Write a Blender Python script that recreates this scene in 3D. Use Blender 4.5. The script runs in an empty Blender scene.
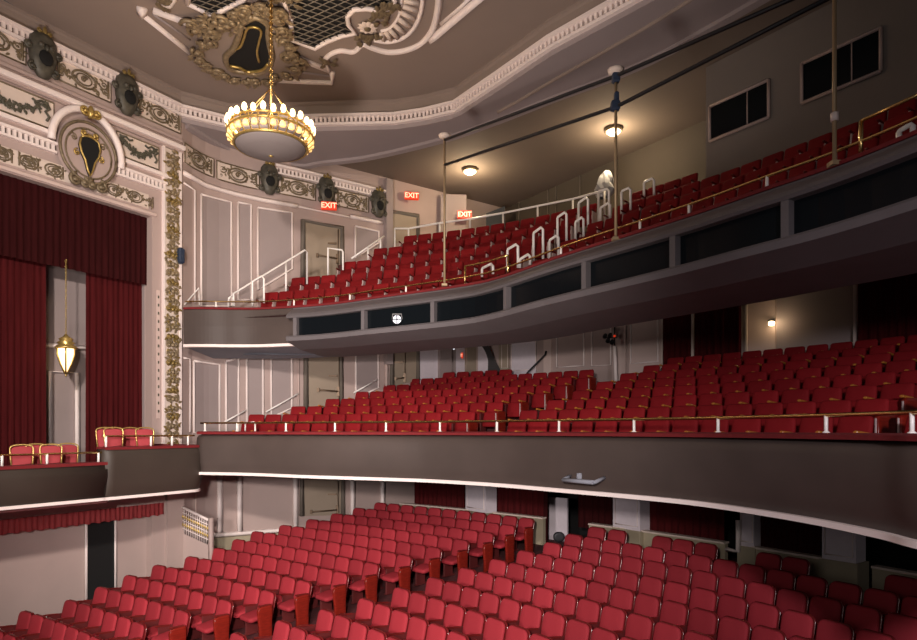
import bpy, bmesh, math, random
from mathutils import Vector, Matrix
random.seed(7)
EZ = 5.0            # eye height above the orchestra floor datum
F, HY, CX = 640.0, 430.0, 458.5
scn = bpy.context.scene
COL = scn.collection
PI = math.pi

# ------------------------------------------------------------------ materials
def mat(name, col, rough=.6, metal=0., noise=.0, nscale=8., emis=None, estr=0., rnd=0., spec=.5, bump=0., bscale=60., stretch=None):
    m = bpy.data.materials.new(name); m.use_nodes = True
    nt = m.node_tree; b = nt.nodes['Principled BSDF']
    b.inputs['Roughness'].default_value = rough; b.inputs['Metallic'].default_value = metal
    b.inputs['Specular IOR Level'].default_value = spec
    b.inputs['Base Color'].default_value = (*col, 1)
    tc = None
    if noise or bump:
        tc = nt.nodes.new('ShaderNodeTexCoord'); mp = nt.nodes.new('ShaderNodeMapping')
        nt.links.new(tc.outputs['Object'], mp.inputs['Vector'])
        if stretch: mp.inputs['Scale'].default_value = stretch
    last = None
    if noise:
        n = nt.nodes.new('ShaderNodeTexNoise'); n.inputs['Scale'].default_value = nscale; n.inputs['Detail'].default_value = 5
        nt.links.new(mp.outputs['Vector'], n.inputs['Vector'])
        r = nt.nodes.new('ShaderNodeMapRange'); r.inputs['From Min'].default_value = .25; r.inputs['From Max'].default_value = .75
        r.inputs['To Min'].default_value = 1-noise; r.inputs['To Max'].default_value = 1+noise
        nt.links.new(n.outputs['Fac'], r.inputs['Value']); last = r.outputs['Result']
    if rnd:
        oi = nt.nodes.new('ShaderNodeObjectInfo'); r2 = nt.nodes.new('ShaderNodeMapRange')
        r2.inputs['To Min'].default_value = 1-rnd; r2.inputs['To Max'].default_value = 1+rnd
        nt.links.new(oi.outputs['Random'], r2.inputs['Value'])
        if last is None: last = r2.outputs['Result']
        else:
            mu = nt.nodes.new('ShaderNodeMath'); mu.operation = 'MULTIPLY'
            nt.links.new(last, mu.inputs[0]); nt.links.new(r2.outputs['Result'], mu.inputs[1]); last = mu.outputs[0]
    if last is not None:
        vm = nt.nodes.new('ShaderNodeVectorMath'); vm.operation = 'SCALE'; vm.inputs[0].default_value = col
        nt.links.new(last, vm.inputs['Scale']); nt.links.new(vm.outputs[0], b.inputs['Base Color'])
    if bump:
        n = nt.nodes.new('ShaderNodeTexNoise'); n.inputs['Scale'].default_value = bscale
        nt.links.new(mp.outputs['Vector'], n.inputs['Vector'])
        bp = nt.nodes.new('ShaderNodeBump'); bp.inputs['Strength'].default_value = bump; bp.inputs['Distance'].default_value = .02
        nt.links.new(n.outputs['Fac'], bp.inputs['Height']); nt.links.new(bp.outputs['Normal'], b.inputs['Normal'])
    if emis:
        b.inputs['Emission Color'].default_value = (*emis, 1); b.inputs['Emission Strength'].default_value = estr
    return m

M = dict(
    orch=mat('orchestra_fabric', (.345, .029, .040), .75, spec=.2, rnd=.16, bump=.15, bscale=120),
    shell=mat('seat_shell_lacquer', (.14, .012, .012), .22, spec=.7),
    panel_wood=mat('end_panel_lacquer', (.23, .017, .010), .25, noise=.25, nscale=6, stretch=(1, 1, 6)),
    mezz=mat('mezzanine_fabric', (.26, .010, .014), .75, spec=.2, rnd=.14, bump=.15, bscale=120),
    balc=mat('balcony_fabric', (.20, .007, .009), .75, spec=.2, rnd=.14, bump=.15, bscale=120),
    arm_red=mat('arm_red_wood', (.15, .014, .012), .3),
    arm_gold=mat('arm_honey_wood', (.62, .24, .04), .3, noise=.2),
    leg=mat('seat_standard_iron', (.12, .02, .02), .4),
    leg_pale=mat('seat_standard_pale', (.55, .42, .40), .4),
    wall=mat('wall_pink_grey', (.46, .355, .325), .8, noise=.05, nscale=1.2),
    field=mat('panel_field_grey', (.355, .29, .28), .8, noise=.04, nscale=1.5),
    wall_warm=mat('wall_warm', (.66, .52, .47), .8, noise=.05, nscale=1.5),
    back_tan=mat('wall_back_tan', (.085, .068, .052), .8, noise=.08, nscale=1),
    booth_wall=mat('wall_booth', (.20, .17, .15), .8, noise=.05, nscale=1),
    wall_tan=mat('door_tan', (.36, .29, .22), .7, noise=.06, nscale=2),
    tan_dark=mat('recess_tan_dark', (.16, .135, .11), .8),
    white=mat('white_trim', (.92, .81, .77), .5),
    steel_white=mat('white_handrail', (.95, .91, .87), .35),
    brown=mat('fascia_brown', (.052, .038, .030), .55, noise=.12, nscale=1.3, spec=.4),
    brown_grey=mat('fascia_grey', (.074, .055, .048), .5, noise=.12, nscale=1.3, spec=.4),
    booth=mat('booth_grey', (.135, .120, .125), .6, noise=.08, nscale=2),
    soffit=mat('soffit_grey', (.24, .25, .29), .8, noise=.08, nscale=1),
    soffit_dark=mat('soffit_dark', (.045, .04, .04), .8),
    ceil=mat('ceiling_grey', (.30, .235, .20), .85, noise=.05, nscale=.6),
    ceil_lav=mat('ceiling_band', (.35, .295, .295), .85, noise=.05, nscale=.8),
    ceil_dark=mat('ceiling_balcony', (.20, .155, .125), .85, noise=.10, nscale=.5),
    velvet=mat('velvet_cap', (.17, .008, .011), .85, noise=.15, nscale=10),
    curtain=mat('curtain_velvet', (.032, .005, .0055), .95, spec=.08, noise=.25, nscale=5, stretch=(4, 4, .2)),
    curtain_lit=mat('curtain_velvet_lit', (.068, .008, .009), .95, spec=.08, noise=.25, nscale=5, stretch=(4, 4, .2)),  # lit copy of the curtain velvet, brightness put into its colour
    fringe=mat('fringe_red', (.26, .028, .03), .85, noise=.3, nscale=14, stretch=(5, 5, .4)),
    carpet=mat('carpet_maroon', (.085, .014, .016), .95, noise=.3, nscale=12),
    carpet_grey=mat('carpet_step', (.10, .03, .03), .95, noise=.2, nscale=12),
    brass=mat('brass', (.78, .55, .22), .25, metal=1.),
    gold=mat('gilt', (.56, .40, .13), .35, metal=.7, noise=.25, nscale=9),
    bronze=mat('bronze_relief', (.20, .155, .095), .5, metal=.3, noise=.35, nscale=12),
    lattice=mat('lattice_pale', (.22, .19, .15), .7),
    bronze_lit=mat('bronze_ceiling', (.30, .23, .14), .45, metal=.35, noise=.35, nscale=9),
    olive=mat('olive_relief', (.085, .08, .055), .55, noise=.3, nscale=12),
    verd=mat('mask_bronze', (.085, .078, .06), .5, metal=.2, noise=.5, nscale=7),
    cream=mat('cream_field', (.74, .62, .54), .7, noise=.08, nscale=4),
    cream_low=mat('cream_dado', (.42, .36, .25), .7, noise=.08, nscale=3),
    lav=mat('lavender_wall', (.74, .67, .72), .8, noise=.04),
    black=mat('black_void', (.006, .006, .006), .9),
    glass=mat('booth_glass', (.006, .008, .010), .15, spec=.18),
    bar=mat('panic_bar_bronze', (.16, .11, .07), .45, metal=.5),
    recess=mat('recess_blue_grey', (.05, .055, .065), .8),
    gold_dark=mat('gilt_dark', (.30, .21, .07), .45, metal=.5, noise=.3, nscale=9),
    dentil_gap=mat('dentil_shadow', (.16, .125, .11), .8),
    iron=mat('dark_iron', (.03, .03, .033), .5, metal=.5),
    pole=mat('pole_bronze', (.40, .29, .17), .45, metal=.3),
    bulb=mat('bulb', (1, .9, .7), .3, emis=(1., .66, .30), estr=5.),
    shade=mat('glass_shade', (.9, .7, .4), .3, emis=(1., .55, .17), estr=1.3),
    bowl=mat('chandelier_bowl', (.25, .215, .205), .8, spec=.2),
    dome=mat('lamp_dome', (1, .9, .75), .4, emis=(1., .74, .42), estr=7.),
    lantern=mat('lantern_glass', (.9, .75, .5), .3, emis=(1., .66, .32), estr=2.8),
    exit_red=mat('exit_red', (.75, .04, .015), .5, emis=(1., .06, .015), estr=.45),
    exit_txt=mat('exit_letters', (1, .8, .6), .5, emis=(1., .62, .38), estr=.8),
    spot=mat('spot_lens', (.9, .9, 1), .3, emis=(.9, .93, 1.), estr=1.0),
    plastic=mat('white_plastic', (.36, .36, .37), .5, noise=.2, nscale=12),
    blue=mat('blue_cloth', (.02, .035, .07), .7),
)

# ------------------------------------------------------------------ mesh builder
class MB:
    def __init__(s): s.v = []; s.f = []; s.smooth = []
    def add(s, vs, fs, sm=False):
        o = len(s.v); s.v += [Vector(p) for p in vs]
        for f in fs: s.f.append([i+o for i in f]); s.smooth.append(sm)
        return s
    def box(s, c, size, mtx=None, bev=0.):
        x, y, z = [d/2 for d in size]; c = Vector(c)
        if bev <= 0:
            vs = [Vector((a*x, b*y, d*z)) for d in (-1, 1) for b in (-1, 1) for a in (-1, 1)]
            fs = [(0, 2, 3, 1), (4, 5, 7, 6), (0, 1, 5, 4), (2, 6, 7, 3), (0, 4, 6, 2), (1, 3, 7, 5)]
        else:
            e = min(bev, x*.9, y*.9, z*.9); vs = []; fs = []
            rings = [(x-e, y-e, -z), (x, y, -z+e), (x, y, z-e), (x-e, y-e, z)]
            for (rx, ry, rz) in rings:
                q = e
                vs += [Vector(p) for p in ((-rx+q*.6, -ry, rz), (rx-q*.6, -ry, rz), (rx, -ry+q*.6, rz), (rx, ry-q*.6, rz), (rx-q*.6, ry, rz), (-rx+q*.6, ry, rz), (-rx, ry-q*.6, rz), (-rx, -ry+q*.6, rz))]
            fs.append(tuple(range(7, -1, -1))); fs.append(tuple(range(24, 32)))
            for k in range(3):
                for i in range(8): fs.append((k*8+i, k*8+(i+1) % 8, k*8+8+(i+1) % 8, k*8+8+i))
        if mtx is None: mtx = Matrix.Identity(3)
        return s.add([mtx @ p + c for p in vs], fs)
    def tube(s, pts, r, n=6, caps=True, taper=None):
        pts = [Vector(p) for p in pts]; vs = []; fs = []
        up = Vector((0, 0, 1)); prev = None
        for i, p in enumerate(pts):
            t = (pts[min(i+1, len(pts)-1)]-pts[max(i-1, 0)])
            if t.length < 1e-9: t = Vector((0, 0, 1))
            t.normalize()
            if prev is None:
                a = t.cross(up)
                if a.length < .1: a = t.cross(Vector((1, 0, 0)))
            else: a = prev - t*prev.dot(t)
            if a.length < 1e-6: a = t.orthogonal()
            a.normalize(); prev = a; b = t.cross(a)
            rr = r if taper is None else taper[i]
            for k in range(n):
                th = 2*PI*k/n; vs.append(p + (a*math.cos(th)+b*math.sin(th))*rr)
        for i in range(len(pts)-1):
            for k in range(n): fs.append((i*n+k, i*n+(k+1) % n, (i+1)*n+(k+1) % n, (i+1)*n+k))
        if caps: fs.append(tuple(range(n-1, -1, -1))); fs.append(tuple(range((len(pts)-1)*n, len(pts)*n)))
        return s.add(vs, fs, True)
    def lathe(s, prof, c=(0, 0, 0), n=16, sx=1., sy=1., mtx=None):
        c = Vector(c); vs = []; fs = []
        for (r, z) in prof:
            for k in range(n):
                th = 2*PI*k/n; p = Vector((r*math.cos(th)*sx, r*math.sin(th)*sy, z))
                if mtx is not None: p = mtx @ p
                vs.append(p+c)
        for i in range(len(prof)-1):
            for k in range(n): fs.append((i*n+k, i*n+(k+1) % n, (i+1)*n+(k+1) % n, (i+1)*n+k))
        fs.append(tuple(range(n-1, -1, -1))); fs.append(tuple(range((len(prof)-1)*n, len(prof)*n)))
        return s.add(vs, fs, True)
    def slab(s, outline, y0, y1, bev, mtx=None, c=(0, 0, 0), bulge=0.):
        """outline in local XZ, thickness along Y (y0 front, y1 back)"""
        c = Vector(c); n = len(outline)
        cx = sum(p[0] for p in outline)/n; cz = sum(p[1] for p in outline)/n
        w = max(abs(p[0]-cx) for p in outline); h = max(abs(p[1]-cz) for p in outline)
        def ring(ins, y):
            kx = (w-ins)/w; kz = (h-ins)/h
            return [Vector((cx+(p[0]-cx)*kx, y, cz+(p[1]-cz)*kz)) for p in outline]
        rs = [ring(bev*1.0, y1), ring(0, y1-bev), ring(0, y0+bev), ring(bev*.35, y0+bev*.3), ring(bev*1.1, y0), ring(min(w, h)*.5, y0-bulge)]
        vs = [p for r in rs for p in r]; fs = []
        for k in range(len(rs)-1):
            for i in range(n): fs.append((k*n+i, (k+1)*n+i, (k+1)*n+(i+1) % n, k*n+(i+1) % n))
        fs.append(tuple(range(n))); fs.append(tuple(range(len(rs)*n-1, (len(rs)-1)*n-1, -1)))
        if mtx is None: mtx = Matrix.Identity(3)
        return s.add([mtx @ p + c for p in vs], fs, True)
    def quad(s, a, b, c, d): return s.add([a, b, c, d], [(0, 1, 2, 3)])
    def strip(s, A, B, sm=False):
        n = len(A); return s.add(list(A)+list(B), [(i, i+1, n+i+1, n+i) for i in range(n-1)], sm)
    def sweep(s, path, prof, side=1, sm=False, close=False, caps=True):
        """path: XY list; prof: (offset, z) list, offset to the left of the path when side=1"""
        P = [Vector((p[0], p[1])) for p in path]; rows = []
        for i, p in enumerate(P):
            d0 = (P[i]-P[i-1]) if i > 0 else (P[1]-P[0]); d1 = (P[i+1]-P[i]) if i < len(P)-1 else d0
            if d0.length < 1e-9: d0 = d1
            if d1.length < 1e-9: d1 = d0
            d0 = d0.normalized(); d1 = d1.normalized(); t = (d0+d1)
            t = t.normalized() if t.length > 1e-6 else d0
            nrm = Vector((-t.y, t.x))*side; k = 1/max(.35, t.dot(d1))
            rows.append([Vector((p.x+nrm.x*o*k, p.y+nrm.y*o*k, z+EZ)) for (o, z) in prof])
        m = len(prof); vs = [q for r in rows for q in r]; fs = []
        mm = m if close else m-1
        for i in range(len(P)-1):
            for k in range(mm): fs.append((i*m+k, (i+1)*m+k, (i+1)*m+(k+1) % m, i*m+(k+1) % m))
        if caps and m > 2: fs.append(tuple(range(m))); fs.append(tuple(range((len(P)-1)*m+m-1, (len(P)-1)*m-1, -1)))
        return s.add(vs, fs, sm)
    def build(s, name, m, parent=None, smooth=None, origin=True, recalc=True):
        me = bpy.data.meshes.new(name)
        vs = [p.copy() for p in s.v]; loc = Vector((0, 0, 0))
        if parent is not None:
            inv = (Matrix.Translation(parent_loc(parent)) @ parent_rot(parent)).inverted()
            vs = [inv @ p for p in vs]
        elif origin and vs:
            xs = [p.x for p in vs]; ys = [p.y for p in vs]; zs = [p.z for p in vs]
            loc = Vector(((min(xs)+max(xs))/2, (min(ys)+max(ys))/2, min(zs))); vs = [p-loc for p in vs]
        me.from_pydata([tuple(p) for p in vs], [], s.f)
        if recalc:
            bm = bmesh.new(); bm.from_mesh(me); bmesh.ops.recalc_face_normals(bm, faces=bm.faces); bm.to_mesh(me); bm.free()
        sm = s.smooth if smooth is None else [smooth]*len(s.f)
        me.polygons.foreach_set('use_smooth', sm)
        me.materials.append(m)
        me.update()
        o = bpy.data.objects.new(name, me); COL.objects.link(o); o.location = loc
        if parent is not None: o.parent = parent
        return o

def parent_loc(o):
    return (parent_rot(o.parent) @ o.location.to_4d()).to_3d() + parent_loc(o.parent) if o.parent else o.location.copy()
def parent_rot(o):
    r = Matrix.Rotation(o.rotation_euler.z, 4, 'Z')
    return parent_rot(o.parent) @ r if o.parent else r

def tag(o, label, cat, group=None):
    o['label'] = label; o['category'] = cat
    if group: o['group'] = group
    return o
def struct(o, label=None):
    o['kind'] = 'structure'
    if label: o['label'] = label
    return o
def thing(name, label, cat, loc, rz=0, group=None):
    o = bpy.data.objects.new(name, None); o.empty_display_size = .2; COL.objects.link(o)
    o.location = loc; o.rotation_euler = (0, 0, rz)
    return tag(o, label, cat, group)

# ------------------------------------------------------------------ geometry of the house
def at(px, py, Y): return Vector(((px-CX)/F*Y, Y, (HY-py)/F*Y+EZ))
def W3(xy, z): return Vector((xy[0], xy[1], z+EZ))
def zat(py, Y): return (HY-py)/F*Y
K = Vector((-7.38, 17.09))                       # corner between box wall and side wall
D1 = Vector((.52, .854)).normalized()            # along the box wall, away from the stage
N1 = Vector((.854, -.52)).normalized()           # box wall normal, into the house
def bw_s(px, off=0.):
    t = (px-CX)/F; p = K+N1*off
    return (t*p.y-p.x)/(D1.x-t*D1.y)
def bw(s, z, off=0.):
    p = K+D1*s+N1*off; return Vector((p.x, p.y, z+EZ))
def bwpx(px, py, off=0.):
    s = bw_s(px, off); p = K+D1*s+N1*off; return Vector((p.x, p.y, zat(py, p.y)+EZ))
B_AX = Vector((.815, .58)).normalized()          # along the side wall, toward the back of the house
U_AX = Vector((.58, -.815)).normalized()         # across the house, toward the near side
WALL = [(-7.38, 17.09), (-7.30, 17.55), (-7.12, 18.0), (-6.85, 18.4), (-6.5, 18.74), (-6.2, 18.98), (-5.86, 19.2), (-5.45, 19.45), (-4.97, 19.75)]
WALL += [tuple(Vector((-4.97, 19.75))+B_AX*t) for t in (.7, 1.4, 2.1, 2.8, 3.5, 4.3, 5.2, 6.2, 7.2, 8.3)]
HOUSE = WALL + [(14, 14), (14, -6), (-14, -6), tuple(K-D1*14)]
def inside(p):
    c = False; n = len(HOUSE); x, y = p[0], p[1]
    for i in range(n):
        x1, y1 = HOUSE[i]; x2, y2 = HOUSE[(i+1) % n]
        if (y1 > y) != (y2 > y) and x < (x2-x1)*(y-y1)/(y2-y1)+x1: c = not c
    return c
def hit(path, px):
    """point of an XY path seen at image column px (farthest hit)"""
    t = (px-CX)/F; best = None
    for a, b in zip(path, path[1:]):
        da = a[0]-t*a[1]; db = b[0]-t*b[1]
        if da*db <= 0 and da != db:
            k = da/(da-db); p = (a[0]+(b[0]-a[0])*k, a[1]+(b[1]-a[1])*k)
            if p[1] > 1 and (best is None or p[1] > best[1]): best = p
    if best is None:
        best = min((p for p in path if p[1] > 1), key=lambda p: abs(p[0]-t*p[1]))
    return Vector((best[0], best[1]))
def arclen(path):
    L = [0.]
    for a, b in zip(path, path[1:]): L.append(L[-1]+math.hypot(b[0]-a[0], b[1]-a[1]))
    return L
def at_len(path, L, s):
    if s <= 0: i = 0
    else:
        i = len(L)-2
        for j in range(len(L)-1):
            if L[j+1] >= s: i = j; break
    a, b = path[i], path[i+1]; k = (s-L[i])/max(1e-9, L[i+1]-L[i])
    t = Vector((b[0]-a[0], b[1]-a[1])).normalized()
    return Vector((a[0]+(b[0]-a[0])*k, a[1]+(b[1]-a[1])*k)), t
def len_of(path, L, p):
    best = (1e9, 0)
    for i, (a, b) in enumerate(zip(path, path[1:])):
        A = Vector(a); Bv = Vector(b); d = Bv-A; k = max(0, min(1, (Vector(p)-A).dot(d)/max(1e-9, d.length_squared)))
        q = (A+d*k-Vector(p)).length
        if q < best[0]: best = (q, L[i]+d.length*k)
    return best[1]
def sub(path, a, b, step=.15):
    L = arclen(path); n = max(2, int(abs(b-a)/step)+1)
    return [tuple(at_len(path, L, a+(b-a)*i/(n-1))[0]) for i in range(n)]
def offset(path, d):
    out = []
    for i, p in enumerate(path):
        a = path[max(0, i-1)]; b = path[min(len(path)-1, i+1)]; t = Vector((b[0]-a[0], b[1]-a[1])).normalized()
        out.append((p[0]-t.y*d, p[1]+t.x*d))
    return out
def bez(c, a=-.3, b=1.25, n=140):
    o = []
    for i in range(n+1):
        t = a+(b-a)*i/n; u = 1-t
        o.append(tuple(u**3*c[k]+3*u*u*t*c[2+k]+3*u*t*t*c[4+k]+t**3*c[6+k] for k in (0, 1)))
    return o
def smooth_path(pts, n=10):
    P = [Vector(p) for p in pts]; P = [2*P[0]-P[1]]+P+[2*P[-1]-P[-2]]; o = []
    for i in range(1, len(P)-2):
        for k in range(n):
            t = k/n; a, b, c, d = P[i-1:i+3]
            o.append(tuple(.5*((2*b)+(c-a)*t+(2*a-5*b+4*c-d)*t*t+(3*b-a-3*c+d)*t**3)))
    o.append(tuple(P[-2])); return o
def clip(path):
    run = []; best = []
    for p in path:
        if inside(p): run.append(p)
        else:
            if len(run) > len(best): best = run
            run = []
    return run if len(run) > len(best) else best
C1 = Vector((-20.458, -5.827))
def ring(R, a0, a1, n=60): return [(C1.x+R*math.cos(math.radians(a0+(a1-a0)*i/n)), C1.y+R*math.sin(math.radians(a0+(a1-a0)*i/n))) for i in range(n+1)]
def ang_px(R, px):
    p = hit(ring(R, 75, 0, 300), px)-C1; return math.degrees(math.atan2(p.y, p.x))

MEZ = bez([-5.081, 15.802, -1.421, 14.583, 3.136, 9.956, 3.97, 7.221], -.3, 1.3)
BAL = bez([-7.744, 16.927, -.864, 14.195, .976, 16.294, 7.224, 1.851], -.15, 1.05)
bf = [(190, 307), (230, 307.3), (265, 307), (325, 303), (380, 295.5), (462, 284), (502, 275), (563, 253.5), (640, 229), (700, 209.5), (761, 188), (833, 163), (917, 129)]
BFP = smooth_path([(-9.2, 17.0)]+[tuple(at(px, py, 3.2*F/(HY-py)).xy) for px, py in bf]+[(5.15, 5.9), (5.3, 4.6)])
mfp = [(198, 474.6), (254, 475.8), (310, 478.2), (400, 481.2), (441, 483), (502, 487), (563, 492.5), (640, 499.5), (700, 506), (761, 515), (821, 525.5), (882, 538.5), (917, 548)]
MFP = smooth_path([(-8.4, 15.6)]+[tuple(at(px, py, 1.05*F/(py-HY)).xy) for px, py in mfp]+[(4.13, 4.9), (3.95, 4.0)])

# ------------------------------------------------------------------ seats
def rrect(w, h, r, n=4, wt=None, rb=None):
    wt = w if wt is None else wt; rb = r if rb is None else rb; o = []
    for (cx, cz, a0, rr) in ((wt/2-r, h/2-r, 0, r), (-wt/2+r, h/2-r, 90, r), (-w/2+rb, -h/2+rb, 180, rb), (w/2-rb, -h/2+rb, 270, rb)):
        for k in range(n+1):
            a = math.radians(a0+90*k/n); o.append((cx+rr*math.cos(a), cz+rr*math.sin(a)))
    return o
def RX(d): return Matrix.Rotation(math.radians(d), 3, 'X')
PO, PM, PB = .53, .535, .48
def proto(kind):
    """mesh-data prototypes: list of (name, mesh, material-bound) built at the origin, seat faces local -Y"""
    parts = {}
    def mk(name, mb, m): 
        o = mb.build(name, m, origin=False); me = o.data; bpy.data.objects.remove(o); parts[name] = me
    if kind == 'orch':
        T = RX(-13); p = PO
        mk('backrest', MB().slab(rrect(.465, .49, .10, 5), -.045, .03, .03, T, (0, -.055, .63), .012), M['orch'])
        mk('back_shell', MB().slab(rrect(.50, .53, .115, 5), .025, .055, .012, T, (0, -.055, .625)), M['shell'])
        mk('seat_cushion', MB().slab(rrect(.45, .42, .07, 4), -.05, .05, .03, RX(-82) , (0, -.34, .43), .012), M['orch'])
        a = MB().box((p/2, -.29, .60), (.05, .30, .035), RX(-8), .012); mk('armrest', a, M['arm_red'])
        l = MB().box((p/2, -.22, .30), (.035, .30, .58), None, .01).box((p/2, -.2, .015), (.07, .36, .03)); mk('leg', l, M['leg'])
        e = [(-.17, 0), (.12, 0), (.115, .30), (.13, .60), (.11, .665), (.02, .67), (-.10, .665), (-.18, .64), (-.20, .57), (-.185, .40), (-.16, .22)]
        R90 = Matrix.Rotation(PI/2, 3, 'Z')
        mk('end_panel', MB().slab(e[::-1], -.035, .035, .012, R90, (p/2+.005, -.22, 0.)), M['panel_wood'])
        mk('end_cap', MB().box((p/2+.005, -.26, .68), (.058, .30, .035), RX(-3), .012), M['arm_red'])
    if kind == 'mezz':
        T = RX(-12); p = PM
        mk('backrest', MB().slab(rrect(.505, .56, .055, 4, wt=.47), -.05, .035, .03, T, (0, -.06, .60), .012), M['mezz'])
        mk('seat_cushion', MB().slab(rrect(.455, .40, .05, 4), -.05, .05, .03, RX(-16), (0, -.225, .43), .008), M['mezz'])
        mk('armrest', MB().box((p/2, -.29, .645), (.06, .30, .04), RX(-6), .014), M['arm_gold'])
        mk('leg', MB().box((p/2, -.2, .30), (.035, .26, .58), None, .01).box((p/2, -.2, .015), (.07, .34, .03)), M['leg'])
        e = [(-.19, 0), (.19, 0), (.20, .3), (.215, .60), (.17, .64), (-.15, .64), (-.20, .60), (-.19, .3)]
        R90 = Matrix.Rotation(PI/2, 3, 'Z')
        mk('end_panel', MB().slab(e[::-1], -.035, .035, .012, R90, (p/2+.005, -.20, 0.)), M['panel_wood'])
        mk('end_cap', MB().box((p/2+.005, -.405, .36), (.026, .02, .46), None, .008), M['leg_pale'])
    if kind == 'balc':
        T = RX(-12); p = PB
        mk('backrest', MB().slab(rrect(.455, .56, .04, 3, wt=.44), -.05, .035, .03, T, (0, -.06, .60), .01), M['balc'])
        mk('seat_cushion', MB().slab(rrect(.41, .38, .04, 3), -.045, .045, .025, RX(-16), (0, -.215, .42), .008), M['balc'])
        mk('armrest', MB().box((p/2, -.25, .60), (.045, .26, .04), RX(-6), .012), M['shell'])
        mk('leg', MB().box((p/2, -.2, .30), (.03, .24, .56), None, .008).box((p/2, -.325, .42), (.032, .02, .10)), M['leg_pale'])
    return parts
PROTO = {k: proto(k) for k in ('orch', 'mezz', 'balc')}
MIRROR = {}
def mirrored(me):
    if me.name not in MIRROR:
        m2 = me.copy()
        for v in m2.vertices: v.co.x = -v.co.x
        m2.flip_normals(); MIRROR[me.name] = m2
    return MIRROR[me.name]
ORD = ['zeroth', 'first', 'second', 'third', 'fourth', 'fifth', 'sixth', 'seventh', 'eighth', 'ninth', 'tenth', 'eleventh', 'twelfth', 'thirteenth', 'fourteenth', 'fifteenth', 'sixteenth', 'seventeenth', 'eighteenth', 'nineteenth', 'twentieth',
       'twenty-first', 'twenty-second', 'twenty-third', 'twenty-fourth']
SEATS = []
def place_seat(kind, xy, zf, rz, label, group, end=None, first=False):
    nm = {'orch': 'orchestra_seat', 'mezz': 'mezzanine_seat', 'balc': 'balcony_seat'}[kind]
    P = PROTO[kind]
    t = thing(nm, label, 'theater seat', (xy[0], xy[1], zf+EZ), rz, group)
    def ch(n, me):
        o = bpy.data.objects.new(n, me); COL.objects.link(o); o.parent = t; return o
    for n in ('backrest', 'back_shell', 'seat_cushion'):
        if n in P: ch(n, P[n])
    if end == 'R' and 'end_panel' in P:
        pn = ch('end_panel', P['end_panel']); c = ch('armrest' if kind == 'orch' else 'end_trim', P['end_cap'])
        if kind != 'orch': c.parent = pn; ch('armrest', P['armrest'])
    else:
        ch('armrest', P['armrest']); ch('leg', P['leg'])
    if end == 'L' and 'end_panel' in P:
        pn = ch('end_panel', mirrored(P['end_panel'])); c = ch('armrest' if kind == 'orch' else 'end_trim', mirrored(P['end_cap']))
        if kind != 'orch': c.parent = pn
    elif first:
        ch('armrest', mirrored(P['armrest'])); ch('leg', mirrored(P['leg']))
    SEATS.append(t); return t

# --- orchestra
R0, DR = 31.733, .7268
def o_ztop(r): return -2.312-.1116*r
Ls = [380.7, 359.4, 337.4, 312.9, 285.9, 258, 239.3, 219.8, 192.4, 159.7, 131, 102.7, 72, 27, -14]
Le = [526.6, 507.8, 486.5, 461.5, 434.2, 404.8, 372, 341.2, 304.4, 268.4, 226, 183.4, 139.3, 97, 48]
Cs = [None, 574, 552.8, 526.3, 498.8, 467.8, 435.9, 402.3, 367, 327.3, 284, 239]
def orch_seat(r, a, label, group, end=None, first=False):
    R = R0-DR*r; th = math.radians(a)
    place_seat('orch', (C1.x+R*math.cos(th), C1.y+R*math.sin(th)), o_ztop(r)-.872, th-PI/2, label, group, end, first)
for r in range(15):
    R = R0-DR*r; a0 = ang_px(R, Ls[r]); a1 = ang_px(R, Le[r])
    n = max(2, round(math.radians(a0-a1)*R/PO)+1)
    for i in range(n):
        a = a0+(a1-a0)*i/(n-1); k = n-i
        orch_seat(r, a, 'red orchestra seat, %s from the aisle in %s row from the back, far block' % (ORD[k], ORD[r+1]), 'orchestra seats in the far block',
                  end='R' if i == n-1 else None, first=(i == 0))
for r in range(1, 12):
    R = R0-DR*r; a0 = ang_px(R, Cs[r]); i = 0
    while True:
        a = a0-math.degrees(i*PO/R); th = math.radians(a)
        X = C1.x+R*math.cos(th); Y = C1.y+R*math.sin(th); px = CX+F*X/Y; py = HY-F*o_ztop(r)/Y
        if px > 936 or py > 652 or a < 26.5: break
        orch_seat(r, a, 'red orchestra seat, %s from the aisle in %s row from the back, middle block' % (ORD[i+1], ORD[r+1]), 'orchestra seats in the middle block',
                  end=None, first=(i == 0))
        i += 1
for i, px in enumerate((597, 617.5, 662.6, 683.4, 706.4, 769, 796, 902, 926)):
    orch_seat(0, ang_px(R0, px), 'dark red orchestra seat between the rear columns, %s from the aisle in last row' % ORD[i+1], 'orchestra seats in the last middle row', first=px in (597, 662.6, 769, 902))

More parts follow.
